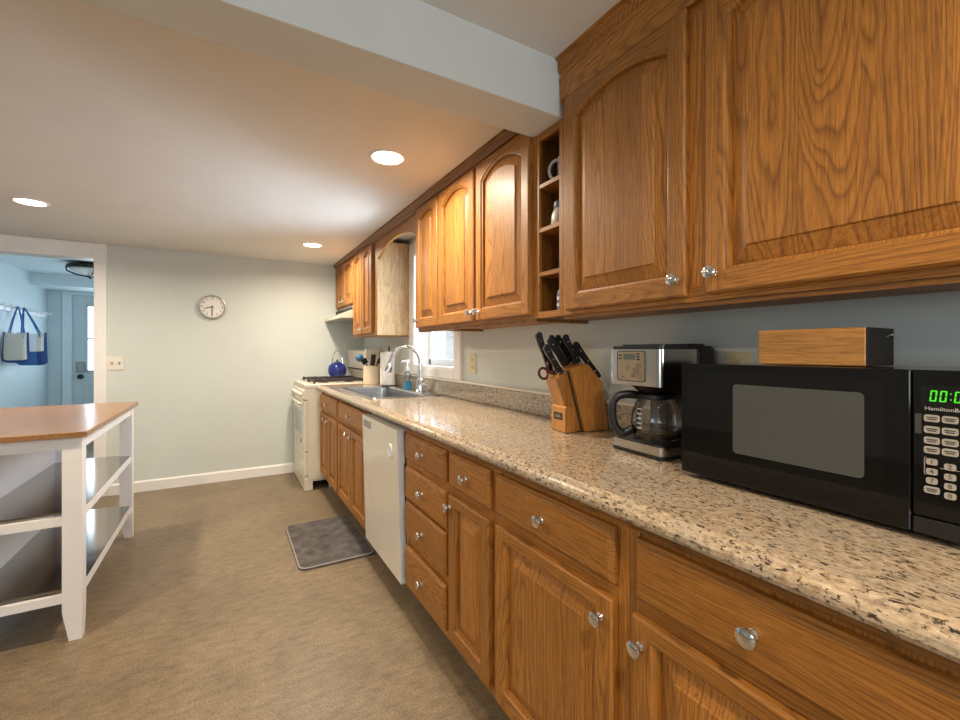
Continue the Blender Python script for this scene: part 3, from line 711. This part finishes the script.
# ------------------------------------------------------------------ range hood
t = thing('range_hood', 'cream slanted range hood above the stove', 'range hood', (1.1, 4.45, 1.54))
b = MB(); b.prism([(.895, 1.540), (.893, 1.560), (1.012, 1.615), (WX-.002, 1.615), (WX-.002, 1.540)], XZ, 4.078, FY-.004); obj('hood_shell', b, CREAM, t)
b = MB(); b.box(1.008, 4.08, 1.615, 1.03, FY-.004, 1.652)
for i in range(16): b.box(1.004, 4.10+i*.045, 1.622, 1.010, 4.13+i*.045, 1.646, 1)
b.box(1.03, 4.08, 1.615, WX-.002, FY-.004, 1.652); obj('vent_grille', b, [GREYP, BLKM], t)
b = MB(); b.box(.93, 4.12, 1.536, 1.24, 4.78, 1.541); obj('grease_filter', b, GREYP, t)

# ------------------------------------------------------------------ kitchen island
t = thing('kitchen_island', 'white kitchen island with oiled wood top and two steel shelves', 'kitchen island', (-.72, 3.11, 0))
iy0, iy1 = 2.475, 3.74
b = MB(); b.box(-1.31, iy0, .868, -.520, iy1, .893, bev=.002); obj('top', b, TOPW, t)
def leg(x0, x1, y0, y1, dirx, diry):
    b = MB(); k = .022
    A = [(x0, y0), (x1, y0), (x1, y1), (x0, y1)]
    xa, xb = (x0+k, x1) if dirx > 0 else (x0, x1-k)
    ya_, yb_ = (y0, y1-k) if diry < 0 else (y0+k, y1)
    Bq = [(xa, ya_), (xb, ya_), (xb, yb_), (xa, yb_)]
    V = [(x, y, .868) for x, y in A]+[(x, y, .125) for x, y in A]+[(x, y, 0) for x, y in Bq]
    F = [(0,1,2,3), (8,9,10,11)]+[(i, (i+1) % 4, 4+(i+1) % 4, 4+i) for i in range(4)]+[(4+i, 4+(i+1) % 4, 8+(i+1) % 4, 8+i) for i in range(4)]
    b.add(V, F); return obj('leg', b, WHITE, t)
lx = [(-.605, -.540, 1), (-.945, -.88, -1)]
for x0, x1, dxx in lx:
    for y0, y1, dyy in ((iy0+.02, iy0+.085, -1), (iy1-.09, iy1-.025, 1)): leg(x0, x1, y0, y1, dxx, dyy)
b = MB(); b.box(-.565, iy0+.08, .815, -.545, iy1-.085, .868); b.box(-.885, iy0+.028, .815, -.60, iy0+.048, .868); b.box(-.885, iy1-.05, .815, -.60, iy1-.03, .868); b.box(-.945, iy0+.08, .815, -.925, iy1-.085, .868); obj('apron', b, WHITE, t)
b = MB(); b.box(-.935, iy0+.08, .15, -.918, iy1-.085, .82); obj('back_panel', b, WHITE, t)
for z in (.505, .175):
    b = MB(); b.box(-.572, iy0+.08, z, -.547, iy1-.085, z+.038); b.box(-.885, iy0+.028, z-.012, -.60, iy0+.05, z+.024); b.box(-.885, iy1-.05, z-.012, -.60, iy1-.03, z+.024); obj('shelf_rail', b, WHITE, t)
    b = MB(); b.box(-.918, iy0+.05, z+.032, -.572, iy1-.05, z+.042); b.box(-.60, iy0+.084, z+.032, -.549, iy1-.088, z+.043); obj('shelf', b, SHELFS, t)

# ------------------------------------------------------------------ floor mat
b = MB(); P = rrect(.352, 2.625, .785, 3.335, .045)
b.prism(P, XY, .0005, .012, 0)
t = tag(obj('floor_mat', b, MATM), 'dark grey cushioned floor mat in front of the sink', 'mat')
b = MB(); P1 = rrect(.352, 2.625, .785, 3.335, .045); P2 = rrect(.360, 2.633, .777, 3.327, .040); k = len(P1)
b.add([(x, y, .0122) for x, y in P1]+[(x, y, .0140) for x, y in P2], [(i, (i+1) % k, k+(i+1) % k, k+i) for i in range(k)]); obj('edge_binding', b, MATE, t)

# ------------------------------------------------------------------ microwave
t = thing('microwave', 'black countertop microwave with green digits reading 00:00', 'microwave', (1.1, .42, CT))
my0, my1, mz0, mz1, mx = .160, .683, .947, 1.209, .962
b = MB(); b.box(mx+.022, my0+.004, mz0, 1.262, my1-.002, mz1-.002, bev=.004); obj('body', b, BLKG, t)
b = MB(); b.box(mx, .2675, mz0, mx+.022, my1, mz1, bev=.002); d = obj('door', b, BLKG, t)
b = MB(); b.prism(rrect(.300, .985, .668, 1.192, .008), lambda y, z, x: (x, y, z), mx-.0006, mx+.003); obj('door_glass', b, plain('dark_door_glass', (.006, .006, .006), .03, var=.05, spec=.4), d)
b = MB(); b.prism(rrect(.327, 1.016, .556, 1.166, .008), lambda y, z, x: (x, y, z), mx-.0012, mx+.003)
def screen_mat():
    N = NT('perforated_screen'); co, X = N.coord()
    u = N.math('FRACT', N.math('MULTIPLY', X[1], 330)); v = N.math('FRACT', N.math('MULTIPLY', X[2], 330))
    du = N.math('SUBTRACT', u, .5); dv = N.math('SUBTRACT', v, .5)
    r = N.math('ADD', N.math('MULTIPLY', du, du), N.math('MULTIPLY', dv, dv))
    N.set(color=N.ramp(r, [(.03, (.060, .063, .061)), (.09, (.082, .086, .083))]), rough=.25); return N.mat
obj('window_screen', b, screen_mat(), d)
b = MB(); b.box(mx, my0, mz0+.028, mx+.022, .2655, mz1, bev=.002); cp = obj('control_panel', b, BLKG, t)
b = MB(); b.box(mx, my0, mz0, mx+.022, .2655, mz0+.026, bev=.002); obj('release_button', b, BLACK, t)
b = MB(); b.box(mx-.0008, .175, 1.148, mx+.002, .2555, 1.185); dp = obj('display', b, plain('display_glass', (.006, .006, .006), .05), cp)
SEG = {'0': 'abcdef'}
def seg_digit(b, yc, zc, h=.0185, w=.0092):
    th = .0019; sl = .10
    def bar(u0, v0, u1, v1):
        q = [(u0, v0), (u1, v0), (u1, v1), (u0, v1)]
        b.add([(mx-.0016, yc-(u+v*sl), zc+v) for u, v in q]+[(mx-.0009, yc-(u+v*sl), zc+v) for u, v in q], [(0,1,2,3), (4,5,6,7), (0,1,5,4), (1,2,6,5), (2,3,7,6), (3,0,4,7)])
    H = h/2; W = w/2; g = .0007
    bar(-W+g, H-th, W-g, H); bar(-W+g, -H, W-g, -H+th)
    for s_ in (-1, 1):
        u = s_*W-(th/2 if s_ > 0 else -th/2)
        bar(u-th/2, g, u+th/2, H-g); bar(u-th/2, -H+g, u+th/2, -g)
    return b
b = MB()
for y in (.2405, .2295, .2135, .2025): seg_digit(b, y, 1.1685, .0175, .0078)
for z in (1.164, 1.173): b.box(mx-.0016, .2220, z-.001, mx-.0009, .2207, z+.001)
obj('digits', b, GREEN, dp)
o = org(cp)
text('lettering', 'HamiltonBeach', .0082, T(mx-.0006-o.x, .2508-o.y, 1.1482-o.z) @ FACE_NX @ Matrix.Diagonal((1.08, 1, 1, 1)), LGREY, cp, .0003, 'LEFT')
b = MB(); b.box(mx-.0003, .2545, 1.107, mx+.002, .2622, 1.139); obj('grey_band', b, plain('smoke_band', (.06, .06, .06), .3), cp)
colsY = (.2425, .2222, .2018); rows = (1.133, 1.115, 1.098, 1.083, 1.0645, 1.0490, 1.0345, 1.0200)
nums = {(4, 0): '1', (4, 1): '2', (4, 2): '3', (5, 0): '4', (5, 1): '5', (5, 2): '6', (6, 0): '7', (6, 1): '8', (6, 2): '9', (7, 1): '0'}
for i, z in enumerate(rows):
    for j, y in enumerate(colsY):
        num = (i, j) in nums; zz = z-(.004 if (i >= 4 and j > 0) else 0)
        hw, hh = (.0066, .0050) if num else (.0090, .0055)
        b = MB(); b.prism(rrect(y-hw, zz-hh, y+hw, zz+hh, .003, 4), lambda a, c_, x: (x, a, c_), mx-.0012, mx+.001); bt = obj('button', b, BUTTON, cp)
        if num: text('numeral', nums[(i, j)], .0095, T(mx-.0013-o.x, y-o.y, zz-o.z) @ FACE_NX, INK, bt, .0002)
        else:
            b = MB(); b.box(mx-.0016, y-.0062, zz+.0006, mx-.001, y+.0062, zz+.0022); b.box(mx-.0016, y-.005, zz-.0024, mx-.001, y+.005, zz-.0009); obj('key_marking', b, INK, bt)
b = MB(); b.box(mx-.0006, .2514, 1.043, mx+.001, .2506, 1.0705); b.box(mx-.0006, .2514, 1.0697, mx+.001, .2485, 1.0705); b.box(mx-.0006, .2514, 1.043, mx+.001, .2485, 1.0438); b.box(mx-.0006, .233, 1.0560, mx+.001, .2125, 1.0568); obj('bracket_line', b, BUTTON, cp)
for y in (my0+.04, my1-.04):
    for x in (mx+.05, 1.22):
        b = MB(); b.lathe([(0, 0), (.010, 0), (.012, .013), (0, .013)], 12, T(x, y, CT)); obj('foot', b, BLKM, t)
# bamboo box
t = thing('bamboo_box', 'small bamboo box with a dark end, lying on the microwave', 'box', (1.14, .47, 1.207), rz=0)
b = MB(); b.box(1.082, .366, 1.2085, 1.212, .566, 1.286, bev=.0015); obj('box_body', b, BAMBOO, t)
b = MB(); b.box(1.083, .3625, 1.209, 1.211, .3662, 1.2855, bev=.001); e = obj('end_panel', b, plain('dark_walnut_end', (.016, .010, .007), .55, var=.3, spec=.25), t); e['label'] = 'dark brown end panel'
b = MB(); b.tube([(1.165, .362, 1.268), (1.17, .356, 1.272), (1.188, .356, 1.272), (1.193, .362, 1.268)], .0022, 8); obj('clasp', b, CHROME, e)

# ------------------------------------------------------------------ coffee maker
t = thing('coffee_maker', 'black and stainless drip coffee maker beside the microwave', 'coffee maker', (1.150, .880, CT), rz=math.radians(-4))
def Lx(x, y, z): return (x, y, z)
hw, x0, x1 = .100, -.115, .108
b = MB(); b.prism(rrect(x0, -hw, x1, hw, .02), XY, .003, .012); b.prism(rrect(x0+.01, -hw+.01, x1-.01, hw-.01, .02), XY, .034, .040); obj('base', b, BLACK, t, local=True)
b = MB(); b.prism(rrect(x0+.001, -hw+.001, x1-.001, hw-.001, .02), XY, .010, .036); obj('base_band', b, STEEL, t, local=True)
b = MB(); b.lathe([(0, .041), (.066, .041), (.068, .039)], 32, T(-.03, 0, 0)); obj('warming_plate', b, BLKM, t, local=True)
b = MB(); b.box(.045, -hw+.004, .035, x1, hw-.004, .205, bev=.008); obj('column', b, BLACK, t, local=True)
b = MB(); b.prism(rrect(x0-.004, -hw, .035, hw, .015), XY, .203, .308); hd = obj('head', b, STEEL, t, local=True)
b = MB(); b.prism(rrect(.033, -hw, x1, hw, .012), XY, .203, .312); obj('reservoir', b, BLACK, t, local=True)
b = MB(); b.prism(rrect(x0-.002, -hw+.003, x1-.004, hw-.003, .018), XY, .306, .318); b.prism(rrect(x0+.02, -hw+.02, .02, hw-.02, .018), XY, .316, .323); b.box(.05, -.07, .315, .10, .07, .325, bev=.004); obj('lid', b, BLACK, t, local=True)
b = MB(); b.lathe([(.045, .178), (.075, .203)], 28, T(-.03, 0, 0)); b.lathe([(0, .178), (.045, .178)], 28, T(-.03, 0, 0)); obj('brew_basket', b, BLACK, t, local=True)
b = MB(); b.prism(rrect(-.045, .215, .062, .303, .008), lambda y, z, x: (x, y, z), x0-.0065, x0-.003); cpn = obj('control_panel', b, plain('champagne_panel', (.52, .41, .27), .22, .9, var=.05), hd, local=True)
b = MB(); P1 = rrect(-.046, .214, .063, .304, .009); P2 = rrect(-.0435, .2165, .0605, .3015, .007); k = len(P1)
b.add([(x0-.007, y, z) for y, z in P1]+[(x0-.007, y, z) for y, z in P2], [(i, (i+1) % k, k+(i+1) % k, k+i) for i in range(k)]); obj('panel_outline', b, BLKM, hd, local=True)
b = MB(); b.box(x0-.0082, -.008, .278, x0-.006, .036, .295, bev=.001); obj('clock_display', b, plain('lcd', (.10, .11, .095), .2), cpn, local=True)
for (y, z) in ((-.02, .295), (-.02, .287), (-.02, .279), (.05, .291), (.05, .281)):
    b = MB(); b.box(x0-.0085, y-.006, z-.0022, x0-.006, y+.006, z+.0022, bev=.001); obj('button', b, BLACK, cpn, local=True)
for (y, z, r) in ((.02, .255, .006), (-.012, .246, .011), (-.022, .262, .008), (.0, .232, .006), (-.025, .230, .007), (.04, .226, .004)):
    b = MB(); b.lathe([(0, .002), (r, .002), (r, 0)], 16, T(x0-.006, y, z) @ RY(-PI/2)); obj('button', b, plain('dial', (.32, .26, .19), .3, .8), cpn, local=True)
# carafe
t2 = thing('coffee_carafe', 'glass coffee carafe with black handle sitting in the coffee maker', 'carafe', (1.121, .880, CT+.0415), rz=math.radians(-4))
b = MB(); b.lathe([(0, .0), (.058, .0), (.066, .008), (.072, .04), (.070, .075), (.058, .108), (.048, .124), (.049, .132)], 40); obj('glass_bowl', b, CARAFE, t2, local=True, recalc=True)
b = MB(); b.lathe([(.0495, .118), (.055, .120), (.055, .132), (.048, .136), (0, .136)], 36); obj('collar', b, BLACK, t2, local=True)
b = MB(); hd_ = Vector((-math.cos(math.radians(-28)), -math.sin(math.radians(-28)), 0))
pr = [(.050, .128), (.085, .131), (.116, .124), (.130, .100), (.130, .060), (.118, .028), (.096, .016), (.072, .028)]
sp_ = smooth([hd_*r+Vector((0, 0, z)) for r, z in pr], 5); b.tube(sp_, [.0125]*len(sp_), 12, sx=.85); obj('handle', b, BLACK, t2, local=True)
b = MB()
for i in range(5): b.box(-.074, -.012-.0, .035+i*.014, -.0715+i*.0, .004, .037+i*.014)
obj('level_marking', b, WPLAS, t2, local=True)
b = MB(); b.lathe([(.0662, .006), (.0715, .032)], 40); b.lathe([(0, .032), (.0712, .032)], 40); obj('water', b, thin_glass('pale_water', (.72, .66, .55), .04), t2, local=True)

# ------------------------------------------------------------------ knife block, knives
kb = (1.082, 1.238, CT)
KA = math.radians(-9); KR = RZ(KA)
t = thing('knife_block', 'slanted honey-coloured wooden knife block with a black label', 'knife block', kb, rz=KA)
b = MB()
b.prism([(.02, .003), (.066, .003), (.006, .224), (-.040, .200), (.004, .085)], XZ, .006, .088)
b.prism([(.076, .003), (.184, .003), (.156, .182), (.090, .254), (.014, .238)], XZ, -.004, .092)
obj('main_block', b, BLOCKW, t, local=True)
b = MB(); b.prism([(-.008, .003), (.034, .003), (.034, .092), (.0, .098), (-.008, .092)], XZ, -.004, .094); fb = obj('front_block', b, BLOCKW, t, local=True)
b = MB(); b.prism([(.064, .004), (.078, .004), (.016, .230), (.004, .222)], XZ, .012, .082); obj('gap_shade', b, BLKM, t, local=True)  # dark fill painted in for the shade of the open gap between slabs
b = MB(); b.box(-.0095, .014, .046, -.0075, .076, .072, bev=.0005); lb = obj('label_plate', b, BLKM, fb, local=True)
b = MB(); b.box(-.0105, .024, .055, -.0092, .066, .0575); b.box(-.0105, .030, .061, -.0092, .060, .0635); obj('emblem', b, plain('dull_gold', (.35, .28, .12), .4), lb, local=True)
b = MB(); b.prism([(-.006, 0), (.176, 0), (.176, .004), (-.006, .004)], XZ, .002, .09); obj('base', b, BLKM, t, local=True)
def knife(label, ent, tilt_deg, L, y, thick=.0105, yaw=0):
    k = thing('kitchen_knife', label, 'knife', tuple(Vector(kb)+(KR @ Vector((ent[0], y, ent[1])))), rz=KA, group='knives in the wooden block')
    A = RY(math.radians(-tilt_deg))
    prof_ = [(-.011, .012), (.011, .012), (.012, .03), (.010, L*.5), (.012, L*.8), (.015, L*.97), (.006, L+.004), (-.012, L-.004), (-.013, L*.8), (-.010, L*.5)]
    m = MB(); m.prism(prof_, XZ, -thick/2, thick/2); m.xf(0, A); obj('handle', m, BLACK, k, local=True)
    m = MB()
    for f in (.25, .52, .8): m.lathe([(0, .0008), (.0032, .0006), (.0034, 0)], 10, T(0, -thick/2, L*f) @ RX(PI/2))
    m.xf(0, A); obj('rivet', m, CHROME, k, local=True)
    m = MB(); m.box(-.011, -.004, -.07, .011, -.001, .0, bev=.0005); m.box(-.0125, -.006, -.004, .0125, .006, .014, bev=.002); m.xf(0, A); obj('blade', m, CHROME, k, local=True)
knife('knife with the highest black handle at the back left of the block', (-.018, .213), 21, .168, .076)
knife('black knife handle in front, directly above the scissors', (-.010, .217), 33, .125, .022)
knife('black knife handle with three rivets, third from the left at the block top', (.026, .240), 34, .130, .046)
knife('slim black knife handle squeezed in the middle of the block top', (.046, .244), 33, .135, .072, .009)
knife('black knife handle with a rounded butt, right of the block middle', (.074, .250), 32, .128, .026)
knife('black knife handle behind the rounded one near the block peak', (.072, .250), 32, .128, .078)
knife('long black knife handle lying furthest right, low along the sloping back', (.172, .190), 40, .185, .030, .012)
knife('short black knife handle just above the sloping back of the block', (.104, .240), 38, .122, .066, .010)
k = thing('kitchen_scissors', 'black scissors handles with red inner rings at the left of the block', 'scissors', tuple(Vector(kb)+(KR @ Vector((-.030, .050, .203)))), rz=KA)
A = RY(math.radians(-32))
for s_ in (-1, 1):
    cx = s_*.020
    m = MB(); m.tube([(cx-.004+.019*math.cos(a), 0, .034+.022*math.sin(a)) for a in [2*PI*i/20 for i in range(20)]], .0042, 8, closed=True); m.xf(0, A); h_ = obj('handle', m, BLACK, k, local=True)
    m = MB(); m.tube([(cx-.004+.0145*math.cos(a), 0, .034+.0175*math.sin(a)) for a in [2*PI*i/20 for i in range(20)]], .0022, 8, closed=True); m.xf(0, A); obj('inner_ring', m, RED, h_, local=True)
m = MB(); m.box(-.01, -.002, -.06, .01, .002, .012); m.xf(0, A); obj('blade', m, CHROME, k, local=True)

# ------------------------------------------------------------------ outlets, switch, clock
def outlet(label, y, z):
    t = thing('wall_outlet', label, 'outlet', (WX, y, z))
    b = MB(); b.box(WX-.006, y-.036, z-.059, WX, y+.036, z+.059, bev=.002); p = obj('plate', b, BEIGEP, t)
    for dz_ in (-.022, .022):
        b = MB(); b.box(WX-.0085, y-.014, z+dz_-.014, WX-.005, y+.014, z+dz_+.014, bev=.002); r_ = obj('socket', b, BEIGEP, t)
        b = MB(); b.box(WX-.009, y-.008, z+dz_-.004, WX-.008, y-.005, z+dz_+.006); b.box(WX-.009, y+.005, z+dz_-.004, WX-.008, y+.008, z+dz_+.006); obj('slot', b, INK, r_)
outlet('almond outlet plate on the wall just right of the sink window', 2.322, 1.160)
outlet('almond outlet plate mostly hidden behind the microwave', .733, 1.177)
t = thing('light_switch', 'ivory double light switch plate on the far wall beside the doorway', 'light switch', (-.825, FY, 1.13))
b = MB(); b.box(-.886, FY-.007, 1.073, -.768, FY, 1.188, bev=.002); obj('plate', b, IVORY, t)
for x in (-.85, -.80):
    b = MB(); b.box(x-.006, FY-.016, 1.12, x+.006, FY-.006, 1.142, bev=.002); obj('toggle', b, plain('toggle', (.35, .32, .28), .4), t)
t = thing('wall_clock', 'round silver-rimmed wall clock showing half past eight on the far wall', 'clock', (-.118, FY, 1.648))
M0 = RX(PI/2)
b = MB(); b.lathe([(.112, 0), (.116, .012), (.112, .03), (.104, .034), (.097, .026)], 48, M0); obj('rim', b, SILV, t, local=True)
b = MB(); b.lathe([(0, .018), (.10, .018)], 48, M0); b.lathe([(0, 0), (.112, 0)], 48, M0); fc = obj('face', b, CLOCKF, t, local=True)
for h in range(1, 13):
    a = math.radians(90-30*h); text('numeral', str(h), .026, T(.080*math.cos(a), -.0185, .080*math.sin(a)) @ FACE_NY, INK, fc, .0004)
def hand(nm, L, wd, ang, z_):
    b = MB(); b.box(-wd/2, -.0006, -.012, wd/2, .0006, L, 0); b.xf(0, T(0, -z_, 0) @ RY(math.radians(ang))); obj(nm, b, INK, t, local=True)
hand('hour_hand', .065, .007, 255, .021); hand('minute_hand', .082, .005, 180, .023)
b = MB(); b.lathe([(0, .026), (.006, .025), (.006, .018)], 14, M0); obj('pivot', b, INK, t, local=True)
b = MB(); b.lathe([(0, .032), (.05, .031), (.098, .028)], 40, M0); obj('crystal', b, thin_glass('clock_crystal', (.99, .99, .99), .0, .05, .25), t, local=True)

# ------------------------------------------------------------------ recessed lights
def downlight(label, x, y, z, P=18):
    t = thing('recessed_light', label, 'ceiling light', (x, y, z), group='recessed ceiling lights')
    b = MB(); b.lathe([(.070, -.004), (.074, -.007), (.084, -.006), (.090, 0)], 36); obj('trim_ring', b, TRIMW, t, local=True)
    b = MB(); b.lathe([(0, -.0035), (.071, -.0035)], 36); obj('lens', b, LENS, t, local=True)
    l = bpy.data.lights.new('lamp', 'AREA'); l.shape = 'DISK'; l.size = .13; l.energy = P; l.color = (1, .87, .69); l.spread = math.radians(165)
    lo_ = bpy.data.objects.new('lamp', l); COL.objects.link(lo_); lo_.parent = t; lo_.location = (0, 0, -.009)
downlight('recessed ceiling light nearest the ceiling beam, above the counter run', .652, 1.995, CZ)
downlight('recessed ceiling light near the doorway, at the left edge of the view', -1.035, 3.68, CZ)
downlight('recessed ceiling light farthest away, over the stove end', .635, 3.97, CZ)
def lamp_only(x, y, z, P):
    l = bpy.data.lights.new('near_room_lamp', 'AREA'); l.shape = 'DISK'; l.size = .13; l.energy = P; l.color = (1, .80, .55); l.spread = math.radians(165)
    o_ = bpy.data.objects.new('near_room_lamp', l); COL.objects.link(o_); o_.location = (x, y, z-.01)
lamp_only(-1.035, 2.0, CZ, 17); lamp_only(.15, -.35, NZ, 19); lamp_only(-1.3, -.5, NZ, 8)

# ------------------------------------------------------------------ hall: hook rail, bags, ceiling lamp
HX = -2.18
t = thing('hook_rail', 'white coat rail with a row of pegs on the blue hall wall', 'coat rack', (HX, 7.5, 1.72))
b = MB(); b.box(HX, 6.55, 1.69, HX+.02, 8.28, 1.76, bev=.003); obj('rail', b, WPLAS, t)
for i in range(9):
    y = 6.74+i*.185
    b = MB(); b.tube([(HX+.018, y, 1.735), (HX+.07, y, 1.742), (HX+.085, y, 1.755)], [.010, .009, .013], 10); obj('peg', b, WPLAS, t)
def bag(label, px, py, z0, z1, wx, th, rz, mats, strap_m, strap_z, dy, cols):
    """soft tote hanging from a peg, its wide face turned towards the kitchen"""
    t = thing('tote_bag', label, 'bag', (px, py, z0), rz=rz)
    N_, M_ = 14, 12; H_ = z1-z0
    def pt(s_, v, side):
        u = s_*2-1; zz = H_*v-(.02*(1-u*u)*max(0, v-.6)/.4)+.035*(u**6)*(1-v)
        bulge = th*(math.sin(PI*min(1, .12+v*.85))**.6)*(1-u**6)
        return (u*wx/2*(1-.08*v), (bulge if side else -bulge), zz)
    b = MB()
    for side in (0, 1):
        V = [pt(i/N_, j/M_, side) for j in range(M_+1) for i in range(N_+1)]
        for j in range(M_):
            for i in range(N_):
                a = j*(N_+1)+i; b.add([V[a], V[a+1], V[a+N_+2], V[a+N_+1]], [(0, 1, 2, 3)], cols((i+.5)/N_, (j+.5)/M_), True)
    for i in range(N_): b.add([pt(i/N_, 0, 0), pt(i/N_, 0, 1), pt((i+1)/N_, 0, 1), pt((i+1)/N_, 0, 0)], [(0, 1, 2, 3)], 1)
    obj('bag_body', b, mats, t, local=True)
    c = Matrix.Rotation(-rz, 3, 'Z') @ Vector((HX+.078-px, dy, strap_z-z0))
    for yy in (-th*.55, th*.55):
        b = MB(); a0 = Vector((-wx*.30, yy, H_-.06)); a1 = Vector((wx*.30, yy, H_-.06)); top = Vector((c.x, c.y+yy*.25, c.z))
        b.tube([a0, a0.lerp(top, .5)+Vector((-.006, 0, 0)), top+Vector((-.006, 0, -.01)), top, top+Vector((.006, 0, -.01)), a1.lerp(top, .5)+Vector((.006, 0, 0)), a1], .007, 8, sx=.5); obj('strap', b, strap_m, t, local=True)
    return t
bag('grey canvas tote bag with navy trim, nearest on the hall coat rail', -2.062, 6.92, 1.10, 1.45, .225, .05, 0, [TAN, NAVY], BLUEC, 1.75, .18, lambda u, v: 1 if (u < .08 or u > .92 or v < .09) else 0)
bag('blue and white canvas tote hanging behind the grey bag on the hall rail', -2.035, 7.29, 1.06, 1.46, .28, .07, 0, [WCAN, NAVY, BLUEC, TAN], BLUEC, 1.75, 0.0, lambda u, v: (2 if u < .70 else 1) if v < .42 else (1 if u > .93 else (3 if .72 < u else 0)))
t = thing('hall_ceiling_light', 'dark bronze semi-flush ceiling light in the hall beyond the doorway', 'ceiling light', (-1.36, 6.62, 2.235))
b = MB(); b.lathe([(0, -.03), (.17, -.03), (.205, -.028), (.21, -.045), (.215, -.055), (.205, -.07), (.19, -.06), (.19, -.03)], 36); b.lathe([(.1, 0), (.1, -.03)], 24); obj('canopy', b, BRONZE, t, local=True)
b = MB(); b.lathe([(.185, -.05), (.17, -.085), (.10, -.12), (0, -.13)], 32); obj('glass_bowl', b, plain('frosted_bowl', (.80, .82, .80), .3, var=.03), t, local=True)
b = MB()
for i in range(4):
    a = math.radians(200+90*i); c_, s_ = math.cos(a), math.sin(a)
    b.tube([(c_*.205, s_*.205, -.06), (c_*.20, s_*.20, -.10), (c_*.12, s_*.12, -.135), (0, 0, -.15)], .009, 8)
b.ball((0, 0, -.155), .016, .016, .02, 8); obj('arm_frame', b, BRONZE, t, local=True)
